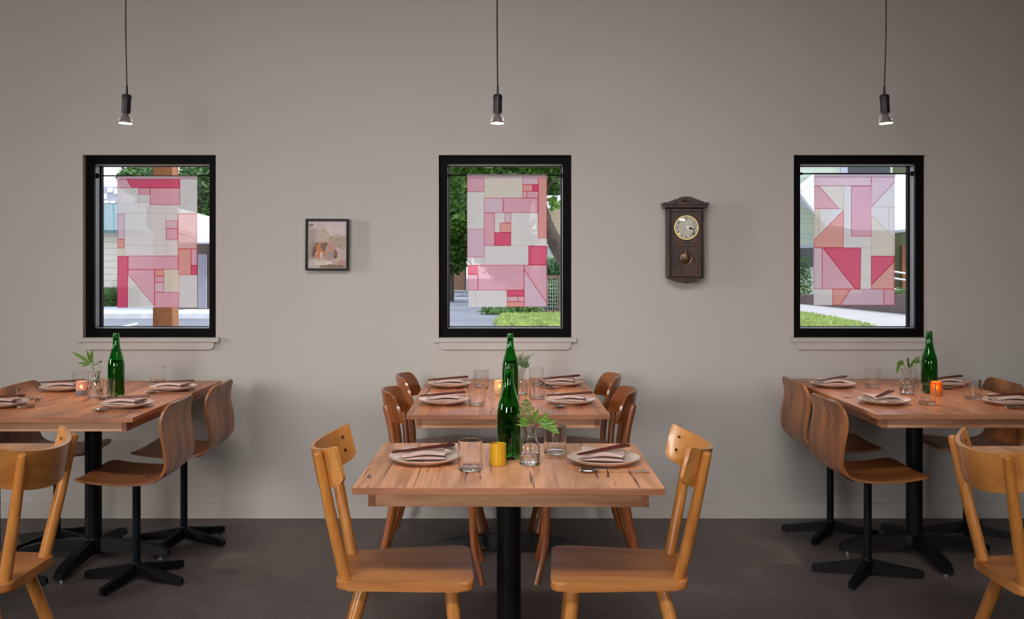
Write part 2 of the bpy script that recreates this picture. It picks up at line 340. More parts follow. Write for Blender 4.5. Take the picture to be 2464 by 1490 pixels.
def ring(bm, x0, x1, z0, z1, wd, y0, y1, mi=0):
    for (a, b_, c, d) in ((x0, x1, z1 - wd, z1), (x0, x1, z0, z0 + wd), (x0, x0 + wd, z0 + wd, z1 - wd), (x1 - wd, x1, z0 + wd, z1 - wd)):
        box(bm, ((a + b_) / 2, (y0 + y1) / 2, (c + d) / 2), (b_ - a, y1 - y0, d - c), .0012, mi=mi)
for k, (c, _) in enumerate(WIN):
    wd = empty('window_%d' % (k + 1), (c, WY, WB), kind='structure')
    x0, x1, z0, z1 = -WW / 2 + .001, WW / 2 - .001, .001, WT - WB - .001
    bm = B(); ring(bm, x0, x1, z0, z1, .043, .035, .055); put('frame', bm, M['frame'], wd, smooth=0)
    bm = B(); ring(bm, x0 + .001, x1 - .001, z0 + .001, z1 - .001, .0425, .055, .115); put('liner', bm, M['liner'], wd, smooth=0)
    bm = B(); ring(bm, x0 + .002, x1 - .002, z0 + .002, z1 - .002, .047, .115, .150); put('sash', bm, M['frame'], wd, smooth=0)
    bm = B(); box(bm, (0, .0855, z1 - .0448), (x1 - x0 - .088, .057, .0022)); put('head_bright_strip', bm, M['trim'], wd, smooth=0)  # added strip; brightness of the head reveal is put into its colour
    bm = B(); box(bm, (0, .0855, z0 + .0446), (x1 - x0 - .088, .057, .0018)); put('sill_reflection_strip', bm, M['sill_reflection'], wd, smooth=0)  # added strip; light reflecting at the sill is put into its pale colour
    bm = B(); box(bm, (0, .132, (z0 + z1) / 2), (x1 - x0 - .09, .005, z1 - z0 - .09)); put('glass_pane', bm, M['pane'], wd, smooth=0)
    bm = B(); box(bm, (0, .004, -.0115), (WW + .045, .062, .023), .003); put('sill', bm, M['trim'], wd)
    bm = B(); hw = WW / 2 - .005; prism(bm, [(-hw, -.0235), (hw, -.0235), (hw, -.048), (hw - .014, -.063), (-hw + .014, -.063), (-hw, -.048)], -.017, -.0005, 'y', bevel=.0015)
    put('sill_apron', bm, M['trim'], wd)

# ------------------------------------------------------------------ patchwork panels in the windows
CL = {'W': (.97, .94, .92), 'C': (.95, .86, .74), 'P': (.96, .53, .63), 'M': (.93, .68, .79), 'S': (.99, .47, .42), 'H': (.93, .14, .27), 'L': (.97, .62, .70), 'SL': (.99, .60, .54), 'N': (.72, .56, .62)}
SEAM = {'W': (.78, .56, .48), 'C': (.70, .45, .33), 'P': (.75, .13, .20), 'M': (.70, .18, .28), 'S': (.80, .10, .12), 'H': (.55, .015, .05), 'L': (.75, .15, .2), 'SL': (.85, .15, .16), 'N': (.6, .35, .4)}
CM = {}
for k in CL: CM[k] = cloth('sheer_' + k.lower(), CL[k], .17 if k in 'HPS' else .19); CM[k + '_'] = cloth('seam_' + k.lower(), SEAM[k], .05)
keys = list(CM)
def R(x0, y0, x1, y1, k): return ([(x0, y0), (x1, y0), (x1, y1), (x0, y1)], k)
PANELS = [
 ((150, 340), (365, 897, 228, 1106), [
  R(365, 228, 897, 252, 'N'), ([(365, 252), (430, 252), (466, 310), (365, 310)], 'L'), ([(430, 252), (781, 252), (781, 310), (466, 310)], 'H'),
  ([(781, 252), (897, 252), (897, 290), (781, 470)], 'W'), ([(897, 290), (897, 480), (781, 480), (781, 470)], 'W'),
  R(365, 310, 508, 480, 'W'), R(508, 310, 583, 353, 'P'), R(508, 353, 583, 405, 'W'), R(508, 405, 583, 480, 'W'), R(583, 310, 781, 423, 'P'), R(583, 423, 781, 480, 'W'),
  R(365, 480, 413, 652, 'M'), R(365, 652, 413, 710, 'S'), R(365, 710, 413, 763, 'C'), R(413, 480, 686, 692, 'W'), R(413, 692, 686, 761, 'W'),
  R(686, 480, 766, 528, 'W'), R(686, 528, 766, 580, 'M'), R(686, 580, 766, 655, 'P'), R(686, 655, 766, 761, 'W'), R(766, 480, 897, 715, 'SL'),
  R(365, 763, 437, 1106, 'H'), R(437, 761, 768, 852, 'P'), R(768, 715, 856, 888, 'S'), R(856, 715, 897, 825, 'P'), R(856, 825, 897, 888, 'H'), R(772, 888, 897, 1106, 'W'),
  ([(437, 852), (612, 852), (612, 1095), (437, 885)], 'P'), ([(437, 885), (612, 1095), (612, 1106), (437, 1106)], 'W'),
  R(612, 852, 672, 897, 'S'), R(612, 897, 672, 938, 'P'), R(612, 938, 672, 1003, 'M'), R(672, 852, 772, 1003, 'C'), R(612, 1003, 772, 1106, 'P')]),
 ((1000, 340), (342, 872, 220, 1101), [
  R(342, 220, 872, 243, 'N'), R(342, 243, 455, 337, 'P'), ([(342, 337), (455, 337), (455, 430), (342, 560)], 'W'), ([(455, 430), (455, 583), (342, 583), (342, 560)], 'W'), R(342, 583, 457, 771, 'M'), R(342, 771, 370, 822, 'W'), R(370, 771, 457, 822, 'W'),
  R(455, 243, 710, 377, 'C'), R(710, 243, 815, 288, 'M'), R(710, 288, 778, 332, 'S'), R(778, 288, 815, 332, 'H'), R(710, 332, 738, 377, 'L'), R(738, 332, 815, 377, 'P'),
  R(815, 243, 872, 645, 'S'), R(813, 645, 872, 695, 'W'), R(455, 377, 582, 476, 'M'), R(582, 377, 813, 476, 'P'), R(455, 476, 526, 694, 'P'), R(526, 476, 592, 510, 'W'), R(526, 510, 592, 542, 'W'),
  R(592, 476, 634, 542, 'M'), R(526, 542, 560, 606, 'W'), R(560, 542, 634, 606, 'S'), R(524, 606, 634, 694, 'H'), R(634, 476, 813, 694, 'W'),
  R(457, 694, 750, 822, 'W'), R(750, 695, 872, 822, 'H'), R(346, 822, 413, 884, 'H'), R(346, 884, 414, 990, 'P'), R(414, 822, 720, 990, 'P'),
  ([(720, 822), (872, 822), (872, 1075), (721, 855)], 'P'), ([(721, 855), (872, 1075), (872, 1101), (721, 1101)], 'M'),
  R(350, 990, 397, 1101, 'W'), R(397, 990, 607, 1101, 'W'), R(607, 988, 721, 1030, 'H'), R(607, 1030, 679, 1065, 'L'), R(679, 1030, 721, 1065, 'L'), R(607, 1065, 721, 1101, 'S')]),
 ((1850, 340), (300, 838, 210, 1090), [
  R(302, 210, 842, 237, 'N'), R(302, 237, 680, 298, 'M'), ([(680, 237), (837, 237), (837, 272), (680, 436)], 'M'), ([(837, 272), (837, 436), (680, 436)], 'W'),
  ([(302, 298), (335, 298), (468, 449), (302, 449)], 'P'), ([(335, 298), (497, 298), (497, 449), (468, 449)], 'C'), R(497, 298, 546, 632, 'W'), R(546, 298, 679, 632, 'P'), R(497, 632, 679, 707, 'W'),
  ([(302, 449), (338, 449), (338, 620), (302, 657)], 'C'), ([(338, 449), (497, 449), (497, 457), (338, 620)], 'W'), ([(302, 657), (338, 620), (497, 457), (497, 707), (302, 707)], 'S'),
  ([(680, 436), (797, 436), (797, 613), (680, 485)], 'W'), ([(797, 436), (838, 436), (838, 665), (797, 613)], 'W'), ([(680, 485), (797, 613), (838, 665), (838, 762), (678, 762)], 'C'),
  R(300, 707, 357, 982, 'M'), ([(357, 707), (362, 707), (575, 982), (355, 982)], 'P'), ([(362, 707), (611, 707), (608, 982), (575, 982)], 'H'), R(610, 707, 678, 910, 'W'), R(608, 910, 678, 982, 'W'),
  ([(678, 762), (837, 762), (837, 795), (678, 955)], 'H'), ([(837, 795), (837, 982), (678, 982), (678, 955)], 'S'),
  R(297, 982, 423, 1089, 'W'), ([(423, 982), (545, 982), (472, 1089), (423, 1089)], 'S'), ([(545, 982), (766, 982), (766, 1089), (472, 1089)], 'M'), R(766, 982, 838, 1089, 'P')])]
PLAB = ['sheer patchwork panel hanging in the left window, a red strip across its top', 'sheer patchwork panel hanging in the centre window above the middle table', 'sheer patchwork panel with many diagonal seams hanging in the right window']
YR = WY + .069
for k, (org, ext, patches) in enumerate(PANELS):
    cx = WIN[k][0]; rz_ = wz((423, 422, 418)[k], YR)
    pan = empty('patchwork_panel', (cx, YR, rz_), label=PLAB[k], cat='curtain', group='patchwork window panels')
    def W2(p):
        px = org[0] + p[0] / 2.76; py = org[1] + p[1] / 2.76; x = wx(px, YR) - cx; z = wz(py, YR) - rz_
        y = .004 * math.sin(x * 17 + k * 2) + .003 * math.sin(z * 9 + x * 7) * min(1, -z * 4 + .1)
        return Vector((x, y, z))
    bm = B()
    for poly, kk in patches:
        wdt = 1.5 if kk in ('W', 'C', 'N') else 3.2; n = len(poly); P2 = [Vector(q) for q in poly]; ins = []
        ar = sum(P2[i].x * P2[(i + 1) % n].y - P2[(i + 1) % n].x * P2[i].y for i in range(n)); sg = 1 if ar > 0 else -1
        for i in range(n):
            a, b_, c_ = P2[i - 1], P2[i], P2[(i + 1) % n]; d1 = (b_ - a).normalized(); d2 = (c_ - b_).normalized()
            n1_ = Vector((-d1.y, d1.x)) * sg; n2_ = Vector((-d2.y, d2.x)) * sg; h = (n1_ + n2_); h = h.normalized() * min(wdt / max(.25, h.normalized().dot(n1_)), wdt * 3); ins.append(b_ + h)
        ov = [bm.verts.new(W2(q)) for q in P2]; iv = [bm.verts.new(W2(q)) for q in ins]
        f = bm.faces.new(iv); f.material_index = keys.index(kk)
        for i in range(n):
            f = bm.faces.new((ov[i], ov[(i + 1) % n], iv[(i + 1) % n], iv[i])); f.material_index = keys.index(kk + '_')
    put('fabric', bm, [CM[q] for q in keys], pan, smooth=60)
    # rod through the pocket, held by two sockets on the window frame
    bm = B(); hw = WW / 2 - .046; tube(bm, [(-hw, .003, .0), (hw, .003, .0)], .0035, 10)
    rod = put('rod', bm, M['black'], pan)
    for s in (-1, 1):
        bm = B(); lathe(bm, [(0, 0), (.014, 0), (.014, .005), (.007, .010), (.006, .022), (0, .022)], 16, mat=Matrix.Translation((s * hw, .003, 0)) @ Matrix.Rotation(-s * PI / 2, 4, 'Y'))
        put('rod_bracket', bm, M['black'], pan)

# ------------------------------------------------------------------ tables
def build_table(W, D, mt):
    def f():
        t = empty('dining_table')
        bm = B(); box(bm, (0, 0, TH - .009), (W, D, .018), .0008)
        for f in bm.faces:
            if abs(f.normal.y) > .7: f.material_index = 1
        put('tabletop', bm, [mt, M['end']], t, smooth=20)
        i = .038; z = TH - .018 - .0205
        for s in (-1, 1):
            bm = B(); box(bm, (0, s * (D / 2 - i - .009), z), (W - 2 * i - .040, .018, .041), .001); put('apron', bm, M['apron'], t)
            bm = B(); box(bm, (s * (W / 2 - i - .010), 0, z), (.020, D - 2 * i + .002, .041), .001)
            for f in bm.faces:
                if abs(f.normal.y) > .7: f.material_index = 1
            put('apron', bm, [M['apron_y'], M['end']], t)
        bm = B(); lathe(bm, [(0, .05), (.0365, .05), (.0365, TH - .03), (0, TH - .03)], 32); put('column', bm, M['black'], t)
        bm = B(); box(bm, (0, 0, TH - .024), (.46, .46, .010), .002); put('mounting_plate', bm, M['black'], t)
        base = None
        bm = B(); lathe(bm, [(0, .028), (.05, .028), (.056, .05), (.05, .085), (.04, .10), (0, .10)], 28); base = put('base', bm, M['black'], t)
        for a in (0, PI / 2, PI, 3 * PI / 2):
            bm = B(); Lr = .34 if a in (0, PI) else min(.36, D / 2 - .05); m = Matrix.Rotation(a, 4, 'Z'); secs = [(.03, .033, .040, .094), (.12, .030, .036, .088), (.24, .027, .028, .072), (Lr - .03, .027, .020, .054), (Lr, .022, .018, .040)]
            rings = []
            for (x, w_, z0, z1) in secs: rings.append([bm.verts.new(m @ Vector(q)) for q in ((x, -w_, z0), (x, w_, z0), (x, w_ * .75, z1), (x, -w_ * .75, z1))])
            for A, Bq in zip(rings, rings[1:]):
                for q in range(4): bm.faces.new((A[q], A[(q + 1) % 4], Bq[(q + 1) % 4], Bq[q]))
            bm.faces.new(rings[0]); bm.faces.new(rings[-1]); arm = put('base_arm', bm, M['black'], t, smooth=25)
            bm = B(); v = m @ Vector((Lr - .035, 0, 0)); lathe(bm, [(0, 0), (.014, 0), (.014, .008), (.006, .010), (.006, .026), (0, .026)], 14, c=v); put('glide', bm, M['chrome'], arm)
        return t
    return f
CW = 'tables with four places'
TM = (.027, 4.578); TL = (-1.838, 4.50); TR = (1.900, 4.583); TF = (.024, 3.0); TFL = (-1.885, 3.0); TFR = (1.905, 2.95)
thing('table_front', build_table(.837, .67, M['top_front']), (*TF, 0), -.012, 'light cracked wood table for two in the foreground with yellow candle holder', 'table')
thing('table_big', build_table(.811, 1.235, M['top_mid']), (*TM, 0), .004, 'wooden four-place table under the centre window, four bentwood chairs around it', 'table', CW)
thing('table_big', None, (*TL, 0), 0, 'wooden four-place table under the left window with a grey and pink votive', 'table', CW)
thing('table_big', None, (*TR, 0), 0, 'wooden four-place table under the right window with a glowing orange votive', 'table', CW)
thing('table_front', None, (*TFL, 0), 0, 'light wood table mostly outside the picture, behind the chair at the left edge', 'table')
thing('table_front', None, (*TFR, 0), 0, 'light wood table mostly outside the picture, behind the chair at the right edge', 'table')

# ------------------------------------------------------------------ light beech chairs (face +x)
def build_beech():
    t = empty('spindle_chair')
    poly = rounded([(-.195, -.148), (.19, -.192), (.19, .192), (-.195, .148)], [.035, .045, .045, .035], 6)
    bm = B(); prism(bm, poly, .423, .450, 'z', bevel=.006)
    seat = put('seat', bm, M['beech'], t, smooth=40)
    for s in (-1, 1):
        bm = B(); tube(bm, [(-.166, s * .117, .430), (-.205, s * .141, .62), (-.240, s * .165, .806)], [.0175, .0165, .0130], 16, dome=True); put('spindle', bm, M['beech_z'], t)
        bm = B(); tube(bm, [(-.115, s * .105, .435), (-.178, s * .145, .22), (-.24, s * .185, 0)], [.0195, .018, .013], 16); put('leg', bm, M['beech_z'], t)
        bm = B(); tube(bm, [(.125, s * .135, .435), (.145, s * .155, .22), (.165, s * .175, 0)], [.0195, .018, .013], 16); put('leg', bm, M['beech_z'], t)
    g = []; nu, nv = 33, 9
    for i in range(nu):
        u = -1 + 2 * i / (nu - 1); au = abs(u); y = .198 * math.sin(u * 1.15) / math.sin(1.15); x = -.262 + .085 * (abs(y) / .198) ** 2.3
        zt = .835 - .030 * (1 - au ** 2) - .008 * max(0, (au - .92) / .08) ** 2; zb = .733 - .040 * (1 - au ** 2) + .010 * max(0, (au - .86) / .14) ** 2
        g.append([(x - .022 * (j / (nv - 1)) + .012 + .0, y * (1 - .02 * (1 - j / (nv - 1))), zb + (zt - zb) * j / (nv - 1)) for j in range(nv)])
    bm = B(); sheet(bm, g, .012); bk = put('backrest', bm, M['beech_y'], t, smooth=50)
    for s in (-1, 1):
        for zz in (.757, .797):
            yy = s * .160; xx = -.192 - .022 * (zz - .73) / .1
            bm = B(); lathe(bm, [(0, 0), (.0042, 0), (.0042, .0030), (0, .0030)], 12, mat=Matrix.Translation((xx + .004, yy, zz)) @ Matrix.Rotation(-s * .55, 4, 'Z') @ Matrix.Rotation(PI / 2 - .2, 4, 'Y')); put('screw', bm, M['screw'], bk)
    return t
GB = 'light spindle chairs'
thing('beech', build_beech, (-.275, 2.925, 0), .07, 'amber spindle chair at the left of the front table', 'chair', GB)
thing('beech', None, (.338, 2.925, 0), PI - .06, 'amber spindle chair at the right of the front table', 'chair', GB)
thing('beech', None, (-1.545, 2.885, 0), PI - .0, 'amber spindle chair cut off by the left edge of the picture', 'chair', GB)
thing('beech', None, (1.605, 2.850, 0), .0, 'amber spindle chair cut off by the right edge of the picture', 'chair', GB)

# ------------------------------------------------------------------ brown bentwood chairs (face +x)
def build_bent():
    t = empty('bentwood_chair')
    poly = [(.012 + .20 * math.cos(a) * (1 + .04 * math.cos(2 * a)), .192 * math.sin(a) * (1 + .10 * math.cos(a))) for a in [2 * PI * k / 40 for k in range(40)]]
    bm = B(); prism(bm, poly, .435, .462, 'z', bevel=.009); put('seat', bm, M['bent_y'], t, smooth=40)
    for s in (-1, 1):
        bm = B(); tube(bm, spline([(-.270, s * .165, 0), (-.225, s * .150, .15), (-.190, s * .140, .32), (-.178, s * .135, .46), (-.192, s * .120, .62), (-.218, s * .112, .735)], 5), .0155, 14, dome=True); put('rear_leg', bm, M['bent'], t)
        bm = B(); tube(bm, spline([(.135, s * .125, .44), (.142, s * .130, .30), (.150, s * .140, .15), (.185, s * .165, 0)], 5), [.0165] * 6 + [.015] * 6 + [.013] * 4, 14); put('front_leg', bm, M['bent'], t)
    g = []; nu, nv = 41, 11
    for i in range(nu):
        u = -1 + 2 * i / (nu - 1); au = abs(u); th = u * 1.30; y = .184 * math.sin(th * .8) / math.sin(1.04); x = -.232 + .085 * (abs(y) / .184) ** 2.2
        zt = .795 - .012 * au ** 2 - .062 * max(0, (au - .60) / .40) ** 2.2; zb = .668 + .006 * au
        g.append([(x - .018 * (j / (nv - 1)) + .008, y, zb + (zt - zb) * j / (nv - 1)) for j in range(nv)])
    bm = B(); sheet(bm, g, .011); put('backrest', bm, M['bent_y'], t, smooth=50)
    # curved cross rail under the seat
    bm = B(); tube(bm, [(.0 + .155 * math.cos(a), .150 * math.sin(a), .425) for a in [2 * PI * k / 28 for k in range(29)]], .010, 10); put('seat_ring', bm, M['bent'], t)
    return t
GC = 'brown bentwood chairs at the middle table'
thing('bent', build_bent, (-.265, 4.29, 0), .03, 'brown bentwood chair at the left of the middle table, nearer the camera', 'chair', GC)
thing('bent', None, (-.262, 4.83, 0), -.02, 'brown bentwood chair at the left of the middle table, against the wall', 'chair', GC)
thing('bent', None, (.338, 4.29, 0), PI - .03, 'brown bentwood chair at the right of the middle table, nearer the camera', 'chair', GC)
thing('bent', None, (.335, 4.83, 0), PI + .03, 'brown bentwood chair at the right of the middle table, against the wall', 'chair', GC)

# ------------------------------------------------------------------ plywood shell chairs on star bases (face +x, pole at origin)
def build_shell():
    t = empty('shell_chair')
    prof = spline([(.190, 0, .452), (.165, 0, .456), (.08, 0, .444), (-.03, 0, .438), (-.110, 0, .444), (-.160, 0, .468), (-.182, 0, .520), (-.180, 0, .590), (-.170, 0, .660), (-.171, 0, .705), (-.190, 0, .762)], 6)
    L_ = [0]
    for a, b_ in zip(prof, prof[1:]): L_.append(L_[-1] + (b_ - a).length)
    T = L_[-1]; g = []; nv = 17
    for p_, l in zip(prof, L_):
        hw = .205
        dtop = T - l; dfr = l
        if dtop < .06: hw = .150 + .055 * math.sqrt(max(0, 1 - ((.06 - dtop) / .06) ** 2.0))
        if dfr < .05: hw = min(hw, .165 + .04 * math.sqrt(max(0, 1 - ((.05 - dfr) / .05) ** 2)))
        mid = .5 * T; hw -= .012 * math.exp(-((l - mid) / .08) ** 2)
        row = []
        for j in range(nv):
            v = -1 + 2 * j / (nv - 1); q = Vector(p_); q.y = v * hw
            if q.z > .5: q.x += .006 * v * v * min(1, (q.z - .5) / .15)
            else: q.z += .006 * v * v
            row.append(q)
        g.append(row)
    cut = next(i for i, p_ in enumerate(prof) if p_.x < -.16)
    bm = B(); sheet(bm, g, .0105); 
    for f in bm.faces:
        c = f.calc_center_median(); f.material_index = 1 if c.z < .475 else 0
    sh = put('seat_shell', bm, [M['ply'], M['ply_x']], t, smooth=50)
    for (x, y) in ((.07, .05), (.07, -.05), (-.06, .05), (-.06, -.05)):
        bm = B(); lathe(bm, [(0, 0), (.006, 0), (.004, .002), (0, .0022)], 12, c=(x, y, .446)); put('bolt', bm, M['screw'], sh)
    bm = B(); box(bm, (0, 0, .427), (.20, .15, .008), .002); put('seat_bracket', bm, M['black'], t)
    bm = B(); lathe(bm, [(0, .04), (.0165, .04), (.0165, .425), (0, .425)], 24); put('pole', bm, M['black'], t)
    bm = B(); lathe(bm, [(0, .030), (.022, .030), (.024, .06), (.019, .078), (0, .078)], 20); put('hub', bm, M['black'], t)
    for k in range(4):
        a = math.radians((-8, 73, 160, 232)[k]); m = Matrix.Rotation(a, 4, 'Z'); bm = B(); rings = []
        for (x, w_, z0, z1) in ((.012, .016, .024, .074), (.10, .015, .014, .055), (.20, .013, .006, .037), (.222, .0125, .006, .034), (.228, .010, .009, .030)): rings.append([bm.verts.new(m @ Vector(q)) for q in ((x, -w_, z0), (x, w_, z0), (x, w_ * .8, z1), (x, -w_ * .8, z1))])
        for A, Bq in zip(rings, rings[1:]):
            for q in range(4): bm.faces.new((A[q], A[(q + 1) % 4], Bq[(q + 1) % 4], Bq[q]))
        bm.faces.new(rings[0]); bm.faces.new(rings[-1]); arm = put('base_arm', bm, M['black'], t, smooth=25)
        bm = B(); v = m @ Vector((.205, 0, 0)); lathe(bm, [(0, 0), (.011, 0), (.011, .009), (0, .009)], 12, c=v); put('foot', bm, M['rubber'], arm)
    return t
GA = 'moulded plywood shell chairs'
thing('shell', build_shell, (-1.53, 4.19, 0), PI + .02, 'plywood shell chair on black star base at the left table, right side, nearer the camera', 'chair', GA)
thing('shell', None, (-1.512, 4.76, 0), PI + .0, 'plywood shell chair on black star base at the left table, right side, by the wall', 'chair', GA)
thing('shell', None, (-2.10, 4.72, 0), .0, 'plywood shell chair behind the left table, its back rising by the far left plate', 'chair', GA)
thing('shell', None, (-2.10, 4.15, 0), .0, 'plywood shell chair at the left edge, hidden but for its base behind the spindle chair', 'chair', GA)
thing('shell', None, (1.560, 4.24, 0), .02, 'plywood shell chair on black star base at the right table, left side, nearer the camera', 'chair', GA)
thing('shell', None, (1.612, 4.88, 0), .0, 'plywood shell chair on black star base at the right table, left side, by the wall', 'chair', GA)
thing('shell', None, (2.27, 4.86, 0), PI - .05, 'plywood shell chair at the far right corner, its curved back right of the right table', 'chair', GA)

# ------------------------------------------------------------------ tableware
def build_plate():
    bm = B(); lathe(bm, [(0, .004), (.055, .004), (.058, 0), (.064, 0), (.068, .004), (.095, .010), (.1085, .0185), (.1095, .0205), (.1080, .0215), (.1060, .0200), (.093, .0135), (.080, .0095), (.0, .0080)], 56)
    for f in bm.faces:
        if f.calc_center_median().z < .006 and f.calc_center_median().xy.length < .07: f.material_index = 1
    return put('plate', bm, [M['plate'], M['plate_rim']], smooth=60)
def build_napkin():
    pr = spline([(.045, .0015), (-.040, .0015), (-.0445, .0038), (-.040, .0062), (.036, .0068), (.0405, .0092), (.036, .0115), (-.043, .0112), (-.0475, .0140), (-.043, .0165), (.043, .0155)][0:11] and [(y, z, 0) for y, z in [(.045, .0015), (-.040, .0015), (-.0445, .0038), (-.040, .0062), (.036, .0068), (.0405, .0092), (.036, .0115), (-.043, .0112), (-.0475, .0140), (-.043, .0165), (.0, .0165), (.043, .0150)]], 4)
    g = []
    for i in range(14):
        u = i / 13; x = -.064 + .128 * u; sc = 1 - .10 * u
        g.append([(x + .004 * math.sin(p_.y * 800), p_.x * 1.3 * sc + .003 * math.sin(u * 4 + p_.y * 500) + .006, p_.y * 1.25 * (1 + .18 * math.sin(u * 5 + p_.x * 30)) + .0008) for p_ in pr])
    bm = B(); sheet(bm, g, .0018); return put('napkin', bm, M['linen'], smooth=70)
def build_chop():
    bm = B(); tube(bm, [(-.100, 0, 0), (-.02, 0, 0), (.100, 0, 0)], [.0023, .0036, .0050], 8, dome=True); return put('chopstick', bm, M['chop'])
def build_spoon():
    t = empty('spoon'); g = []
    for i in range(15):
        u = i / 14; x = -.100 + .062 * u; hw = .0195 * math.sin(PI * min(1, u * .94 + .03)) ** .62 + .0015
        g.append([(x, v * hw, .0095 - .0075 * math.sin(PI * u) * (1 - v * v)) for v in [-1 + 2 * j / 8 for j in range(9)]])
    bm = B(); sheet(bm, g, .0016); put('bowl', bm, M['steel'], t, smooth=70)
    bm = B(); tube(bm, spline([(-.042, 0, .0085), (-.02, 0, .0105), (.03, 0, .006), (.08, 0, .0042), (.105, 0, .0042)], 5), [.0030] * 8 + [.0026] * 6 + [.0045] * 7, 10, flat=.45); put('handle', bm, M['steel'], t)
    return t
def build_tumbler():
    bm = B(); lathe(bm, [(0, .0005), (.031, .0005), (.0345, .004), (.0352, .045), (.0355, .0872), (.0350, .0883), (.0344, .0872), (.0340, .045), (.0332, .012), (.029, .0095), (0, .0095)], 48); return put('tumbler', bm, M['glass'], smooth=60)
def build_bottle():
    t = empty('bottle'); out = [(0, .012), (.022, .006), (.031, 0), (.0355, .003), (.0368, .010), (.0368, .132), (.0358, .150), (.0318, .171), (.0248, .195), (.0185, .218), (.0155, .236), (.0145, .255), (.0142, .268), (.0155, .269), (.0155, .275), (.0135, .277), (.0138, .287), (.0125, .288)]
    inn = [(.0112, .287), (.0117, .255), (.0127, .236), (.0157, .218), (.0220, .195), (.0290, .171), (.0330, .150), (.0340, .132), (.0340, .014), (.026, .011), (0, .018)]
    bm = B(); lathe(bm, out + inn, 48); put('glass', bm, M['green_glass'], t, smooth=60)
    bm = B(); lathe(bm, [(0, .0182), (.026, .0112), (.0338, .0142), (.0338, .132), (.0328, .150), (.0305, .162), (0, .162)], 40); put('drink', bm, M['wine'], t, smooth=60)
    return t
def build_vase():
    t = empty('bud_vase'); out = [(0, .001), (.028, .001), (.0305, .004), (.0312, .050), (.0300, .058), (.0205, .078), (.0172, .088), (.0185, .100), (.0255, .1165)]
    inn = [(.0240, .1165), (.0168, .100), (.0155, .088), (.0188, .078), (.0282, .058), (.0294, .050), (.0290, .008), (0, .007)]
    bm = B(); lathe(bm, out + inn, 44); put('glass', bm, M['glass'], t, smooth=60)
    bm = B(); lathe(bm, [(0, .0073), (.0287, .0083), (.0291, .034), (0, .034)], 36); put('water', bm, M['water'], t, smooth=60)
    return t
def setting(tx, ty, side, where, sp=True, chop=None, napx=0.0):
    """plate, napkin, two chopsticks and a spoon; side -1 for the left side of a table"""
    thing('plate', build_plate, (tx, ty, TH), 0, 'pale stoneware plate with a folded napkin, ' + where, 'plate', 'stoneware plates')
    a = .10 if side < 0 else -.12
    thing('napkin', build_napkin, (tx - .004 + napx, ty + .004, TH + .0132), a, 'folded pink linen napkin on the plate ' + where, 'napkin', 'folded napkins')
    ang = chop if chop is not None else (.50 if side < 0 else .66)
    for k in (-1, 1):
        o = thing('chopstick', build_chop, (tx - .004 - k * .0062 * math.sin(ang), ty - .012 + k * .0062 * math.cos(ang), TH + .0432), ang + k * .018, 'reddish brown chopstick laid over the napkin ' + where, 'chopstick', 'pair of chopsticks ' + where)
        o.rotation_euler[1] = -.03
    if sp:
        if side < 0: thing('spoon', build_spoon, (tx - .012, ty + .175, TH), PI + .02, 'steel spoon behind the plate ' + where, 'spoon', 'steel spoons')
        else: thing('spoon', build_spoon, (tx + .012, ty - .138, TH), -.03, 'steel spoon in front of the plate ' + where, 'spoon', 'steel spoons')
def pl(px, py): return at_h(px, py, TH + .02)
setting(wx(1022, 3.02), 3.02, -1, 'at the left of the front table')
setting(wx(1453, 3.00), 3.00, 1, 'at the right of the front table')
setting(*pl(1081, 921), -1, 'at the far left of the middle table', chop=.42); setting(*pl(1068, 960), -1, 'at the near left of the middle table', chop=.42)
setting(*pl(1351, 918), 1, 'at the far right of the middle table', chop=.40); setting(*pl(1372, 960), 1, 'at the near right of the middle table', chop=.25)
setting(*pl(417, 929), 1, 'at the far right of the left table', chop=.10); setting(*pl(305, 968), 1, 'at the near right of the left table', chop=.12)
setting(*pl(154, 929), -1, 'at the far left of the left table', sp=False, chop=.20); setting(*pl(4, 967), -1, 'at the near left of the left table', chop=.10)
setting(*pl(2004, 921), -1, 'at the far left of the right table', chop=.65); setting(*pl(2127, 960), -1, 'at the near left of the right table', chop=.9)
setting(*pl(2277, 919), 1, 'at the far right of the right table', chop=.45); setting(*pl(2429, 962), 1, 'at the near right of the right table', chop=.15)
def tb(px, py): return at_h(px, py, TH)
GT = 'clear tumblers'
for px, py, lab in ((1131, 1132, 'on the front table beside the left plate'), (1335.5, 1092, 'on the front table behind the vase, beside the right plate'),
    (1157.5, 936, 'on the middle table by the far left plate'), (1147.5, 975, 'on the middle table by the near left plate'), (1291, 929, 'on the middle table by the far right plate'), (1292, 959, 'on the middle table right of the vase, by the near right plate'),
    (381, 925, 'on the left table by the far right plate'), (257, 961, 'on the left table left of the near right plate'), (62, 981, 'on the left table by the near left plate'), (194, 940, 'on the left table behind the votive'),
    (2100, 932, 'on the right table beside the far left plate'), (2231, 973, 'on the right table in front of the bottle'), (2341, 961, 'on the right table by the near right plate'), (2187, 931, 'on the right table behind the vase')):
    thing('tumbler', build_tumbler, (*tb(px, py), TH), 0, 'clear glass tumbler ' + lab, 'glass', GT)
GO = 'green wine bottles'
thing('bottle', build_bottle, (*at_h(1224.5, 1103, TH), TH), 0, 'green glass bottle on the front table', 'bottle', GO)
thing('bottle', None, (wx(1228, 4.47), 4.47, TH), 0, 'green glass bottle on the middle table', 'bottle', GO)
thing('bottle', None, (wx(279.5, 4.50), 4.50, TH), 0, 'green glass bottle on the left table', 'bottle', GO)
thing('bottle', None, (wx(2236, 4.62), 4.62, TH), 0, 'green glass bottle on the right table', 'bottle', GO)
GV = 'clear carafe bud vases'
VP = []
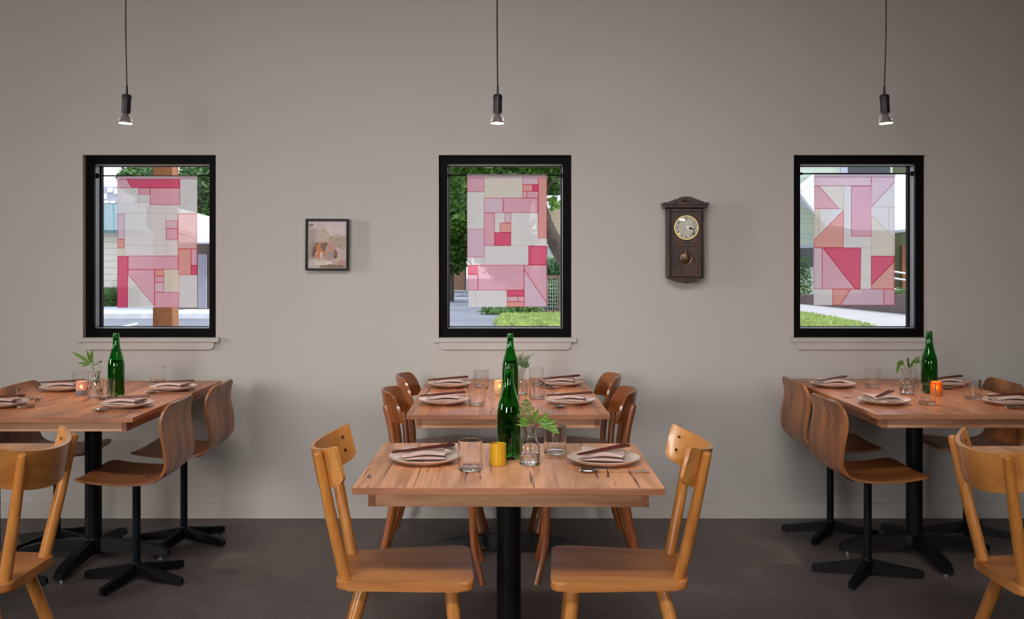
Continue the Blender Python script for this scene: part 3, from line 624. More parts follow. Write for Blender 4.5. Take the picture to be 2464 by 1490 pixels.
for px, py, lab in ((1275, 1118, 'front'), (1253, 948, 'middle'), (230, 955, 'left'), (2182, 949, 'right')):
    q = tb(px, py); VP.append(q); thing('vase', build_vase, (*q, TH), 0, 'small clear carafe vase of water on the %s table' % lab, 'vase', GV)

# votive candle holders
def votive(px, py, name_lab, glass_col, band=None, glow=0.0, flame=True):
    x, y = tb(px, py); t = empty('candle_holder', (x, y, TH), label=name_lab, cat='candle holder', group='votive candle holders')
    m, nt, p = newmat('votive_glass'); p.inputs['Base Color'].default_value = (*glass_col, 1); p.inputs['Roughness'].default_value = .25; p.inputs['Transmission Weight'].default_value = .35 if glow else .15
    p.inputs['Coat Weight'].default_value = .4; p.inputs['Subsurface Weight'].default_value = .0
    bm = B(); lathe(bm, [(0, 0), (.022, 0), (.0245, .003), (.0245, .063), (.0235, .0645), (.0222, .063), (.0222, .006), (0, .006)], 40)
    mats = [m]
    if band:
        m2, _, p2 = newmat('votive_base_band'); p2.inputs['Base Color'].default_value = (*band, 1); p2.inputs['Roughness'].default_value = .4; mats.append(m2)
    o = put('cup', bm, mats, t, smooth=60)
    if band:
        bm = B(); lathe(bm, [(.0249, .001), (.0252, .003), (.0252, .022), (.0246, .023)], 40); put('base_band', bm, m2, t)
    bm = B(); lathe(bm, [(0, .0065), (.0218, .0065), (.0218, .026), (.019, .025), (0, .0245)], 32); put('wax', bm, M['wax'], t)
    if glow:
        bm = B(); tube(bm, [(0, 0, .024), (.0005, 0, .031)], .0007, 6); put('wick', bm, M['rubber'], t)
        bm = B(); lathe(bm, [(0, .029), (.0025, .032), (.0032, .036), (.002, .042), (0, .049)], 12); put('flame', bm, emit('flame', (1, .55, .2), 40), t)
        l = bpy.data.lights.new('candle_flame', 'POINT'); l.energy = glow; l.color = (1, .58, .28); l.shadow_soft_size = .006
        lo = bpy.data.objects.new('candle_light', l); COL.objects.link(lo); lo.parent = t; lo.location = (0, 0, .038)
    return t
votive(1198.5, 1119, 'glossy mustard yellow votive cup on the front table', (.66, .36, .010))
votive(1202, 949, 'cream votive cup glowing on the middle table', (.88, .66, .36), glow=.10)
votive(196, 951, 'pink votive cup with a grey lower half on the left table', (.80, .50, .40), band=(.20, .19, .21), glow=.03)
votive(2253, 952, 'orange votive cup glowing behind a tumbler on the right table', (.95, .26, .015), glow=.22)

# greenery
def leaflet(bm, a, d, L_, w_, up=Vector((0, 0, 1)), mi=0, tip=0.0):
    a = Vector(a); d = Vector(d).normalized(); s = d.cross(up).normalized(); n = s.cross(d)
    m = [a, a + d * L_ * .3 + s * w_ + n * w_ * .35, a + d * L_ * .7 + s * w_ * .8 + n * w_ * .3 - up * tip * .3, a + d * L_ - up * tip, a + d * L_ * .7 - s * w_ * .8 + n * w_ * .3 - up * tip * .3, a + d * L_ * .3 - s * w_ + n * w_ * .35]
    c1, c2 = a + d * L_ * .3, a + d * L_ * .7 - up * tip * .3
    V = [bm.verts.new(q) for q in m]; c1, c2 = bm.verts.new(c1), bm.verts.new(c2)
    for f in ((V[0], V[1], c1), (V[1], V[2], c2, c1), (V[2], V[3], c2), (V[3], V[4], c2), (V[4], V[5], c1, c2), (V[5], V[0], c1)): bm.faces.new(f).material_index = mi
def frond(bm, ctrl, nl=9, L0=.03, w0=.003, mi=0, sub=True, side=None, start=.2):
    pts = spline(ctrl, 8); n = len(pts); face = side or Vector((0, -1, 0))
    for k in range(nl):
        t_ = start + (1 - start) * k / nl; i = min(n - 2, int(t_ * (n - 1))); p_ = pts[i]; d = (pts[i + 1] - pts[i]).normalized(); s = d.cross(face).normalized()
        ll = L0 * (1 - k / nl) ** .75 * (1 if k else .8)
        for q in (-1, 1):
            dd = (s * q + d * .65).normalized()
            if sub:
                for j in range(3):
                    b_ = p_ + dd * ll * (j + .5) / 3.4; l2 = ll * .34 * (1 - j * .2)
                    for qq in (-1, 1): leaflet(bm, b_, dd * .8 + dd.cross(face) * qq, l2, w0, face, mi)
                leaflet(bm, p_ + dd * ll * .75, dd, ll * .35, w0, face, mi)
            else: leaflet(bm, p_, dd, ll, w0, face, mi)
    leaflet(bm, pts[-1], pts[-1] - pts[-2], L0 * .4, w0, face, mi)
    return pts
def sprig(name, vi, lab, cat, build):
    x, y = VP[vi]; t = empty(name, (x, y, TH + .012), label=lab, cat=cat, group='cut greenery in vases'); build(t); return t
def g_front(t):
    bm = B(); pts = frond(bm, [(.010, 0, 0), (.0, 0, .05), (-.006, .0, .10), (-.010, 0, .15), (-.012, .0, .188)], 10, .036, .0019, start=.56); put('fern_frond', bm, M['leaf'], t)
    bm = B(); tube(bm, pts, .0009, 6); put('stem', bm, M['stem'], t)
    bm = B(); pts = spline([(.006, 0, .01), (.004, .0, .09), (.02, -.003, .115), (.05, -.006, .112), (.072, -.008, .095)], 7)
    for i, (dx, dz, L_) in enumerate(((.3, .9, .05), (.8, .6, .055), (1, .15, .06), (.7, -.2, .03))):
        leaflet(bm, (.010 + .006 * i, -.002, .112), (dx, -.1, dz), L_, .0065, Vector((0, -1, .2)))
    for i in range(5):
        p_ = pts[min(len(pts) - 1, 18 + i * 2)]
        leaflet(bm, p_, (.5 + .1 * i, -.2, .35 - .28 * i), .030, .006, Vector((0, -1, .2))); leaflet(bm, p_, (.25, -.2, -.7), .024, .005, Vector((0, -1, .2)))
    for k in range(4): leaflet(bm, (-.004, 0, .105 + .004 * k), (-1, -.2, .1 + .2 * k), .040 - .005 * k, .0040, Vector((0, -1, .2)))
    put('leaf_spray', bm, M['leaf_light'], t); bm = B(); tube(bm, pts, .0009, 6); put('stem', bm, M['stem'], t)
def g_mid(t):
    for k, c in enumerate(([(-.008, 0, 0), (-.004, 0, .07), (.004, -.01, .115), (.022, -.015, .150), (.052, -.02, .168)], [(.006, 0, 0), (.004, 0, .08), (.0, 0, .12), (-.008, -.01, .150), (.010, -.01, .175)], [(.0, 0, .02), (.01, 0, .09), (.02, -.01, .12), (.038, -.015, .13)])):
        bm = B(); pts = frond(bm, c, 9, .025, .0018, start=.5); put('fern_frond', bm, M['leaf'], t); bm = B(); tube(bm, pts, .0009, 6); put('stem', bm, M['stem'], t)
def g_left(t):
    hub = Vector((-.020, 0, .140)); bm = B(); pts = spline([(.005, 0, 0), (.0, 0, .08), tuple(hub)], 6)
    for dx, dz, L_, w_ in ((-1, .62, .100, .008), (-.25, 1, .062, .0075), (.18, 1, .066, .0080), (-1, .0, .062, .006), (-.9, -.35, .045, .005), (.35, .9, .03, .006)): leaflet(bm, hub, (dx, -.15, dz), L_, w_, Vector((0, -1, .25)))
    put('palmate_leaf', bm, M['leaf_light'], t); bm = B(); tube(bm, pts, .0010, 6); put('stem', bm, M['stem'], t)
    bm = B(); rr = random.Random(4)
    for k in range(46):
        z = rr.uniform(.045, .150); r_ = .012 if z < .1 else .026; a = rr.uniform(0, 2 * PI); leaflet(bm, (r_ * .5 * math.cos(a) + .006, r_ * .5 * math.sin(a), z), (math.cos(a), math.sin(a), rr.uniform(.2, 1.2)), rr.uniform(.010, .02), .004)
    put('filler_sprig', bm, M['leaf'], t)
def g_right(t):
    for k, c in enumerate(([(-.006, 0, 0), (-.004, 0, .085), (-.018, -.01, .125), (-.036, -.012, .128), (-.046, -.014, .105)], [(.004, 0, 0), (.002, 0, .09), (.006, 0, .12), (.0, -.01, .14)], [(.0, 0, .0), (.006, 0, .09), (.022, -.01, .13), (.040, -.01, .146)])):
        pts = spline(c, 6); bm = B(); tube(bm, pts, .0009, 6); put('stem', bm, M['stem'], t); bm = B()
        for i in range(len(pts) // 2 + 1, len(pts), 2):
            for q in (-1, 1): leaflet(bm, pts[i], (pts[i] - pts[i - 1]).normalized() + Vector((0, -.2, q * .9)), .022, .0048, Vector((0, -1, .3)))
        leaflet(bm, pts[-1], (pts[-1] - pts[-2]), .022, .005, Vector((0, -1, .3))); put('leaf_spray', bm, M['leaf_light'] if k == 0 else M['leaf'], t)
sprig('fern_cutting', 0, 'upright fern frond and broad leaf spray in the front table vase', 'cut foliage', g_front)
sprig('fern_cutting', 1, 'feathery fern cutting leaning right in the middle table vase', 'cut foliage', g_mid)
sprig('foliage_cutting', 2, 'large palmate leaf and small sprigs in the left table vase', 'cut foliage', g_left)
sprig('foliage_cutting', 3, 'small drooping leafy sprigs in the right table vase', 'cut foliage', g_right)

# ------------------------------------------------------------------ pendants
M['bulb_metal'] = plain('ribbed_aluminium', (.75, .70, .70), .25, metal=.9)
M['bulb_face'] = emit('bulb_face', (1, .86, .74), 7.0)
def pendant(px, cord_top, tilt, where):
    Y = 4.5; x = wx(px, Y); zb = wz(298, Y); t = empty('pendant_lamp', (x, Y, zb), label='bare bulb pendant on a black cord over the %s table' % where, cat='pendant lamp', group='bare bulb pendants')
    R_ = Matrix.Rotation(tilt, 4, 'Y')
    bm = B(); prof = [(0, .002), (.028, .002), (.0305, .006), (.029, .012), (.0225, .030), (.015, .038), (.0115, .048), (.0115, .062), (0, .062)]; lathe(bm, prof, 40, mat=R_)
    for k in range(20):
        a = 2 * PI * k / 20; m = R_ @ Matrix.Rotation(a, 4, 'Z')
        V = [bm.verts.new(m @ Vector(q)) for q in ((.027, -.0012, .010), (.027, .0012, .010), (.0305, .0010, .012), (.0305, -.0010, .012), (.016, -.0012, .038), (.016, .0012, .038), (.023, .0008, .036), (.023, -.0008, .036))]
        for q in ((0, 1, 2, 3), (7, 6, 5, 4), (0, 4, 5, 1), (1, 5, 6, 2), (2, 6, 7, 3), (3, 7, 4, 0)): bm.faces.new([V[i] for i in q])
    bulb = put('bulb', bm, M['bulb_metal'], t, smooth=40)
    bm = B(); lathe(bm, [(0, -.001), (.0295, .0005), (.0295, .003), (0, .003)], 36, mat=R_); put('bulb_lens', bm, M['bulb_face'], bulb)
    bm = B(); lathe(bm, [(0, .048), (.0185, .048), (.0200, .052), (.0200, .112), (.0215, .114), (.0215, .124), (.018, .131), (.008, .134), (0, .134)], 28, mat=R_); put('socket', bm, M['rubber'], t)
    top = R_ @ Vector((0, 0, .134)); dx = wx(cord_top, Y) - x
    bm = B(); tube(bm, spline([tuple(R_ @ Vector((0, 0, .128))), (top.x * 1.02, 0, .155), (top.x + .0, 0, .172)], 4), [.0052] * 5 + [.0045] * 4, 12); put('strain_relief', bm, M['rubber'], t)
    zc = ZC - zb
    bm = B(); tube(bm, spline([(top.x, 0, .165), (top.x + (dx - top.x) * .25, 0, .21), (dx * .6, 0, .42), (dx, 0, .80), (dx, 0, zc - .02)], 6), .0031, 8); put('cord', bm, M['rubber'], t)
    bm = B(); lathe(bm, [(0, zc), (.045, zc), (.045, zc - .018), (.02, zc - .03), (0, zc - .03)], 28, c=(dx, 0, 0)); put('ceiling_canopy', bm, M['rubber'], t)
    d = R_ @ Vector((0, 0, -1)); p0 = Vector((x, Y, zb)) + d * .012
    lamp('SPOT', 'pendant_beam', p0, p0 + d, LAMP_W, (1, .82, .66), spot_size=math.radians(62), spot_blend=.9, shadow_soft_size=.028)
pendant(302, 303, .045, 'left'); pendant(1197, 1196, .01, 'middle'); pendant(2132, 2132, -.06, 'right')

# ------------------------------------------------------------------ small framed painting
fx, fz = wx(788, WY - .02), wz(589, WY - .02)
pt = empty('framed_painting', (fx, WY, fz), label='small black-framed abstract painting in pink and earth tones on the wall', cat='painting'); pt.rotation_euler[1] = .006
bm = B(); ring(bm, -.111, .111, -.134, .134, .010, -.045, -.002); put('frame', bm, M['black'], pt)
PC = [('canvas_sky', (.62, .53, .53)), ('paint_sand', (.52, .42, .37)), ('paint_tan', (.42, .32, .26)), ('paint_umber', (.19, .12, .10)), ('paint_orange', (.62, .20, .07)), ('paint_rose', (.50, .28, .24)), ('paint_cream', (.66, .58, .52)), ('paint_olive', (.22, .15, .09)), ('paint_mauve', (.40, .29, .29))]
pm = [plain(n_, c_, .6, noise=.13, nscale=45) for n_, c_ in PC]
bm = B(); box(bm, (0, -.018, 0), (.200, .020, .246), .001); can = put('canvas', bm, pm[0], pt)
def blot(pts, mi, y, rough=.05, seed=1):
    """painted patch with a ragged edge; coordinates run 0..1 across and down the canvas"""
    rr = random.Random(seed); out = []
    for i in range(len(pts)):
        a, b_ = pts[i], pts[(i + 1) % len(pts)]
        for k in range(5):
            u = k / 5; out.append((a[0] + (b_[0] - a[0]) * u + rr.uniform(-rough, rough) * .3, a[1] + (b_[1] - a[1]) * u + rr.uniform(-rough, rough) * .3))
    return [((min(.995, max(.005, u)) - .5) * .198, (.5 - min(.995, max(.005, v))) * .244) for u, v in out], mi, y
bm = B(); yy = -.0281
BL = [([(.02, .18), (.3, .16), (.42, .12), (.55, .28), (.98, .30), (.98, .98), (.02, .98)], 1), ([(.5, .34), (.98, .32), (.98, .62), (.7, .55), (.55, .45)], 2), ([(.02, .46), (.25, .44), (.2, .8), (.02, .8)], 2),
      ([(.10, .60), (.18, .47), (.32, .43), (.55, .44), (.68, .52), (.78, .66), (.74, .80), (.55, .84), (.30, .82), (.13, .78)], 5), ([(.12, .60), (.20, .47), (.33, .46), (.30, .58), (.18, .64), (.14, .72)], 3), ([(.34, .46), (.53, .45), (.46, .58), (.42, .64), (.35, .60)], 3),
      ([(.20, .60), (.25, .50), (.32, .47), (.33, .58), (.30, .76), (.26, .77), (.25, .64)], 4), ([(.33, .60), (.38, .62), (.46, .66), (.44, .77), (.41, .76), (.39, .67)], 4), ([(.32, .68), (.38, .68), (.39, .78), (.32, .80)], 6), ([(.46, .66), (.66, .66), (.66, .80), (.47, .80)], 8),
      ([(.68, .60), (.76, .66), (.76, .76), (.68, .79)], 3), ([(.10, .62), (.16, .66), (.17, .78), (.11, .74)], 7), ([(.04, .82), (.62, .84), (.64, .93), (.28, .94), (.04, .97)], 6), ([(.30, .93), (.98, .93), (.98, .985), (.30, .985)], 7), ([(.72, .86), (.98, .82), (.98, .93), (.74, .94)], 5), ([(.05, .08), (.9, .06), (.9, .09), (.05, .11)], 0)]
for i, (pp_, mi) in enumerate(BL):
    q, mi, y = blot(pp_, mi, 0, .06, i); prism(bm, q, yy - .0004 - .00012 * i, yy + .001, 'y', mi=mi)
put('painted_image', bm, pm, can, smooth=0)

# ------------------------------------------------------------------ wall clock
CY = .088
ck = empty('wall_clock', (wx(1651, WY - CY), WY, wz(585, WY - CY)), label='dark carved wooden pendulum clock with a round white dial on the wall', cat='clock')
def cz(y): return wz(y, WY - CY) - ck.location.z
def cxx(px): return wx(px, WY - CY) - ck.location.x
hw = .094; zt, zb = cz(502), cz(668)
bm = B(); box(bm, (0, -CY / 2, (zt + zb) / 2), (2 * hw, CY - .002, zt - zb), .003); put('case', bm, M['clockwood'], ck)
bm = B(); box(bm, (0, -CY / 2 - .006, cz(496)), (.222, CY + .012, .020), .004); box(bm, (0, -CY / 2 - .008, cz(490.5)), (.230, CY + .018, .014), .003); put('cornice', bm, M['clockwood'], ck)
pz = lambda y: cz(y)
prof = [(-.095, pz(488)), (-.088, pz(485)), (-.072, pz(484)), (-.060, pz(479.5)), (-.052, pz(481)), (-.040, pz(477)), (-.022, pz(473.8)), (0, pz(473)), (.022, pz(473.8)), (.040, pz(477)), (.052, pz(481)), (.060, pz(479.5)), (.072, pz(484)), (.088, pz(485)), (.095, pz(488))]
bm = B(); prism(bm, prof, -CY - .008, -CY + .006, 'y', bevel=.0015); put('pediment', bm, M['clockwood'], ck)
bm = B()
for k in range(-3, 4):
    a = k * .42; leaflet(bm, (math.sin(a) * .004, -CY - .0095, pz(487)), (math.sin(a) * 1.4, -.15, math.cos(a) * .55 + .2), .018 - abs(k) * .001, .0030, Vector((0, -1, 0)))
    tube(bm, [(math.sin(a) * .004, -CY - .008, pz(487)), (math.sin(a) * .022, -CY - .011, pz(487) + .004 + math.cos(a) * .010)], [.0028, .0012], 8)
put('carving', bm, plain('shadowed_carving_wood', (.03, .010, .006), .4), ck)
prof = [(-hw, zb), (hw, zb), (hw, zb - .004), (hw - .018, zb - .007), (hw - .03, zb - .016), (.035, zb - .026), (0, zb - .031), (-.035, zb - .026), (-hw + .03, zb - .016), (-hw + .018, zb - .007), (-hw, zb - .004)]
bm = B(); prism(bm, prof, -CY + .0, -.03, 'y', bevel=.002); put('base_drop', bm, M['clockwood'], ck)
# front door with beaded edges, an upper round opening and a lower arched one
door = None
bm = B(); ring(bm, -.075, .075, cz(666), cz(504), .011, -CY - .008, -CY + .001); box(bm, (0, -CY - .004, cz(589)), (.128, .009, .020), .002)
dz = cz(548); n = 48; up_, lo_ = cz(511), cz(584)
outer = [(-.064, lo_), (.064, lo_), (.064, up_), (-.064, up_)]
# square panel with a round hole
ringv = []; 
for k in range(n):
    a = 2 * PI * k / n + PI / 4; c_, s_ = math.cos(a), math.sin(a); m_ = max(abs(c_) / .064, abs(s_) / ((up_ - lo_) / 2)); ringv.append(((.0615 * c_, dz + .0615 * s_ * 1.0), (c_ / m_, (up_ + lo_) / 2 + s_ / m_)))
A = [[bm.verts.new((u, yv, v)) for (u, v), _ in ringv] for yv in (-CY - .003, -CY + .0)]; C_ = [[bm.verts.new((u, yv, v)) for _, (u, v) in ringv] for yv in (-CY - .003, -CY + .0)]
for k in range(n):
    j = (k + 1) % n; bm.faces.new((A[0][k], A[0][j], C_[0][j], C_[0][k])); bm.faces.new((A[1][k], C_[1][k], C_[1][j], A[1][j])); bm.faces.new((A[0][k], A[1][k], A[1][j], A[0][j]))
door = put('door', bm, M['clockwood'], ck, smooth=30)
bm = B()
for s in (-1, 1):
    k = 0; z = cz(664)
    while z < cz(505): bmesh.ops.create_icosphere(bm, subdivisions=1, radius=.0034, matrix=Matrix.Translation((s * .082, -CY - .002, z))); z += .0072
put('beading', bm, M['clockwood'], ck, smooth=80)
DY = -CY - .001
dial_m = plain('enamel_dial', (.74, .66, .56), .35, noise=.05, nscale=30)
bm = B(); lathe(bm, [(0, 0), (.062, 0), (.062, .003), (0, .0035)], 56, mat=Matrix.Translation((0, DY + .001, dz)) @ Matrix.Rotation(PI / 2, 4, 'X')); dial = put('dial', bm, dial_m, ck, smooth=30)
bm = B(); tr = [(.0605 + .0035 * math.cos(a), .004 + .0035 * math.sin(a)) for a in [2 * PI * k / 10 for k in range(11)]]; lathe(bm, tr, 56, mat=Matrix.Translation((0, DY, dz)) @ Matrix.Rotation(PI / 2, 4, 'X')); put('bezel', bm, M['brass'], ck)
ink = plain('dial_ink', (.03, .022, .018), .5)
def text(s, size, loc, mat, parent, name, sx_=1.0):
    cu = bpy.data.curves.new('t', 'FONT'); cu.body = s; cu.size = size; cu.align_x = 'CENTER'; cu.align_y = 'CENTER'; cu.extrude = .0002; cu.offset = size * .022
    o = bpy.data.objects.new('t', cu); COL.objects.link(o); bpy.context.view_layer.update()
    me = bpy.data.meshes.new_from_object(o.evaluated_get(bpy.context.evaluated_depsgraph_get())); bpy.data.objects.remove(o)
    me.materials.clear(); me.materials.append(mat); me.transform(Matrix.Rotation(PI / 2, 4, 'X') @ Matrix.Diagonal((sx_, 1, 1, 1)))
    q = bpy.data.objects.new(name, me); COL.objects.link(q); q.parent = parent; q.location = loc; return q
for h in range(1, 13):
    a = PI / 2 - h * PI / 6; text(str(h), .0185, (.0465 * math.cos(a), DY - .0032, dz + .0465 * math.sin(a)), ink, dial, 'numeral', .72)
def hand(ang, Lh, wdh):
    bm = B(); m = Matrix.Translation((0, DY - .0052, dz)) @ Matrix.Rotation(ang, 4, 'Y')
    prism(bm, [(-.0012, 0), (-wdh, Lh * .45), (-wdh * .8, Lh * .7), (-.0006, Lh * .78), (0, Lh), (.0006, Lh * .78), (wdh * .8, Lh * .7), (wdh, Lh * .45), (.0012, 0)], -.0005, .0005, 'y', mat=m); lathe(bm, [(0, -.001), (.0045, -.001), (.0045, .001), (0, .001)], 16, mat=Matrix.Translation((0, DY - .0052, dz)) @ Matrix.Rotation(PI / 2, 4, 'X')); return put('clock_hand', bm, ink, dial, smooth=0)
hand(math.radians(99), .038, .0040); hand(math.radians(103), .057, .0026)
for s in (-1, 1):
    bm = B(); lathe(bm, [(.0022, .0), (.0055, .0), (.0052, .0022), (.0026, .0022), (.0022, 0)], 20, mat=Matrix.Translation((s * .0365, DY - .0030, cz(563))) @ Matrix.Rotation(PI / 2, 4, 'X')); put('winding_hole', bm, M['brass'] if s < 0 else ink, dial)
bm = B(); lathe(bm, [(.0, .0105), (.02, .0098), (.040, .0076), (.057, .004), (.057, .0036), (.040, .0072), (.02, .0094), (0, .0101)], 48, mat=Matrix.Translation((0, DY - .001, dz)) @ Matrix.Rotation(PI / 2, 4, 'X')); put('dial_glass', bm, M['pane'], ck, smooth=60)
# lower arch slots and pendulum bob
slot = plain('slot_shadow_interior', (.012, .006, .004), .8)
bm = B(); box(bm, (0, -CY - .0015, (cz(601) + cz(661)) / 2), (.128, .003, cz(601) - cz(661)), .0006)
put('lower_panel', bm, M['clockwood'], ck)
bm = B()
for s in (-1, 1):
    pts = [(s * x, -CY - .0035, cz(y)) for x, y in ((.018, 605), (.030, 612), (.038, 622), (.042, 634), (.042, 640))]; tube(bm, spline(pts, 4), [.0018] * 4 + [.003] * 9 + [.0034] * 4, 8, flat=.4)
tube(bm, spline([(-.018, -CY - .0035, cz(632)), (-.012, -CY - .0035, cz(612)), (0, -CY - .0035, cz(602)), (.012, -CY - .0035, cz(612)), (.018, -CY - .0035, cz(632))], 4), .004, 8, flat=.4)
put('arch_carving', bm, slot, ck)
bz = cz(622)
bm = B(); lathe(bm, [(0, 0), (.028, 0), (.0295, .002), (.028, .004), (.024, .0045), (.012, .0075), (0, .0085)], 40, mat=Matrix.Translation((-.002, -CY - .004, bz)) @ Matrix.Rotation(PI / 2, 4, 'X')); pb = put('pendulum_bob', bm, plain('pendulum_brass', (.10, .065, .045), .3, metal=.8), ck)
bm = B(); lathe(bm, [(.0275 + .0018 * math.cos(a), .004 + .0018 * math.sin(a)) for a in [2 * PI * k / 8 for k in range(9)]], 40, mat=Matrix.Translation((-.002, -CY - .004, bz)) @ Matrix.Rotation(PI / 2, 4, 'X')); put('bob_rim', bm, M['brass'], pb)
bm = B(); tube(bm, [(-.002, -CY - .006, bz + .026), (-.002, -CY - .006, bz + .042)], .0022, 8); put('pendulum_rod', bm, M['brass'], pb)

# ------------------------------------------------------------------ outside
E = {}
E['asphalt'] = plain('asphalt', (.20, .20, .22), .9, noise=.18, nscale=.6)
E['pavement'] = plain('pavement_concrete', (.44, .40, .37), .9, noise=.06, nscale=1.2)
E['grass'] = plain('grass_blades', (.34, .42, .13), .8, noise=.4, nscale=3)
E['white'] = plain('white_paint', (.86, .86, .86), .6); E['kerb'] = plain('worn_white_concrete', (.72, .71, .72), .85, noise=.15, nscale=3)
E['cream_block'] = striped('cream_block_wall', (.74, .69, .60), (.52, .47, .40), .20, width=.12, vert=.62)
E['teal'] = plain('teal_metal_roof', (.15, .22, .215), .45, noise=.1, nscale=.5)
E['grey_far'] = plain('distant_grey_render', (.48, .49, .58), .8); E['green_siding'] = striped('pale_green_boards', (.55, .63, .50), (.36, .42, .33), .19)
E['beige_siding'] = striped('beige_boards', (.52, .42, .29), (.34, .26, .17), .17); E['pale_siding'] = striped('pale_boards', (.55, .60, .55), (.38, .43, .40), .17)
E['dark'] = plain('dark_glass', (.03, .045, .05), .2); E['olive'] = plain('olive_wall', (.10, .11, .05), .8); E['brown_wall'] = plain('brown_retaining_boards', (.13, .085, .075), .8, noise=.1, nscale=2)
E['metal_roof'] = striped('metal_roof', (.62, .66, .74), (.50, .54, .62), .4, axis='X', width=.05); E['cedar'] = wood('cedar_post', (.20, .070, .020), (.34, .13, .04), 'Z', .5, .6)
E['fence'] = striped('fence_boards', (.36, .20, .11), (.20, .10, .05), .22); E['rail'] = plain('weathered_rail', (.20, .13, .10), .85); E['wire'] = plain('galvanised_wire', (.5, .5, .48), .5, metal=.4)
E['bark'] = plain('bark', (.075, .058, .045), .95, noise=.4, nscale=6, bump=.5, bscale=8)
def leafm(name, c1, c2):
    m, nt, p = newmat(name); N = nt.nodes.new; L = nt.links.new; n = N('ShaderNodeTexNoise'); n.inputs['Scale'].default_value = 1.2; n.inputs['Detail'].default_value = 5; t = N('ShaderNodeTexCoord'); L(t.outputs['Object'], n.inputs['Vector'])
    r = N('ShaderNodeValToRGB'); e = r.color_ramp.elements; e[0].position = .35; e[0].color = (*c1, 1); e[1].position = .65; e[1].color = (*c2, 1); L(n.outputs['Fac'], r.inputs[0]); L(r.outputs[0], p.inputs['Base Color']); p.inputs['Roughness'].default_value = .55
    tr = N('ShaderNodeBsdfTranslucent'); L(r.outputs[0], tr.inputs[0]); x = N('ShaderNodeMixShader'); x.inputs[0].default_value = .25; L(p.outputs[0], x.inputs[1]); L(tr.outputs[0], x.inputs[2]); L(x.outputs[0], nt.nodes['Material Output'].inputs[0]); return m
E['leaf1'] = leafm('tree_leaves', (.03, .09, .012), (.13, .27, .035)); E['leaf2'] = leafm('dark_tree_leaves', (.04, .10, .03), (.12, .24, .06)); E['hedge'] = leafm('hedge_leaves', (.03, .07, .015), (.12, .22, .05))
YO = WY + .2
def gp(px, py): Y = EYE * F / (py - PY); return wx(px, Y), Y
slab('street', -40, 40, 20.6, 90, -.12, -.02, E['asphalt'])
slab('pavement', -40, 40, YO, 20.6, -.12, -.005, E['pavement'])
slab('street_kerb', -14.0, -3.2, 24.6, 26.4, -.02, .10, E['kerb']); slab('forecourt', -16, -6.6, 26.4, 31.0, -.02, .06, E['kerb'])
slab('forecourt_paving', -6.6, -3.4, 24.7, 30, -.02, .02, E['pavement'])
bm = B(); prism(bm, [gp(235, 797), gp(330, 775), gp(332, 778), gp(245, 799)], -.02, -.012); tag(put('road_marking', bm, E['white'], smooth=0), kind='structure')
bm = B(); prism(bm, [gp(1060, 716), gp(1130, 716), gp(1130, 718), gp(1060, 718)], -.02, -.012); tag(put('road_marking', bm, E['white'], smooth=0), kind='structure')
# path and lawns
bm = B(); prism(bm, [gp(1880, 726), gp(2230, 762), (14, 20.6), (5.5, 20.6)], -.02, .004); tag(put('front_path', bm, E['pavement'], smooth=0), kind='structure')
def lawn(name, pix, lab, dens, seed, clip=5.0):
    rr = random.Random(seed); poly = [gp(*q) for q in pix]; bm = B(); prism(bm, poly, -.02, .012)
    xs_ = [q[0] for q in poly]; ys_ = [q[1] for q in poly]
    def inside(x, y):
        c = False; n = len(poly)
        for i in range(n):
            (x1, y1), (x2, y2) = poly[i], poly[(i + 1) % n]
            if (y1 > y) != (y2 > y) and x < (x2 - x1) * (y - y1) / (y2 - y1) + x1: c = not c
        return c
    for _ in range(dens):
        x, y = rr.uniform(min(xs_), max(xs_)), rr.uniform(min(ys_), max(ys_))
        if inside(x, y):
            h = rr.uniform(.03, .09); a = rr.uniform(0, PI); w_ = .02; bm.faces.new([bm.verts.new(q) for q in ((x - w_ * math.cos(a), y - w_ * math.sin(a), .01), (x + w_ * math.cos(a), y + w_ * math.sin(a), .01), (x + rr.uniform(-.03, .03), y, h))])
    return tag(put(name, bm, E['grass'], smooth=0), lab, 'grass', kind='stuff')
lawn('grass_verge', [(1196, 788), (1188, 776), (1207, 757), (1380, 754), (1380, 786), (1260, 789)], 'sunlit rough grass verge seen through the centre window', 6000, 1)
lawn('grass_lawn', [(1890, 748), (1960, 757), (2040, 771), (2080, 780), (2112, 789), (1880, 793)], 'green lawn patch seen at the bottom of the right window', 6000, 2)

def xbox(bm, px0, px1, py0, py1, Y, d, mi=0):
    x0, x1 = wx(px0, Y), wx(px1, Y); z1, z0 = wz(py0, Y), wz(py1, Y); box(bm, ((x0 + x1) / 2, Y + d / 2, (z0 + z1) / 2), (x1 - x0, d, z1 - z0), mi=mi)
def xpoly(bm, pts, Y, d, mi=0): prism(bm, [(wx(a, Y), wz(b_, Y)) for a, b_ in pts], Y, Y + d, 'y', mi=mi)
def ex(name, parent, mat, fn):
    bm = B(); fn(bm); return put(name, bm, mat, parent, smooth=0)
# timber post on the pavement outside the left window
bm = B(); x = wx(391, 7.0); box(bm, (x, 7.07, 1.6), (.138, .138, 3.21), .004); tag(put('porch_post', bm, E['cedar'], smooth=0), 'square brown timber post outside the left window', 'post')
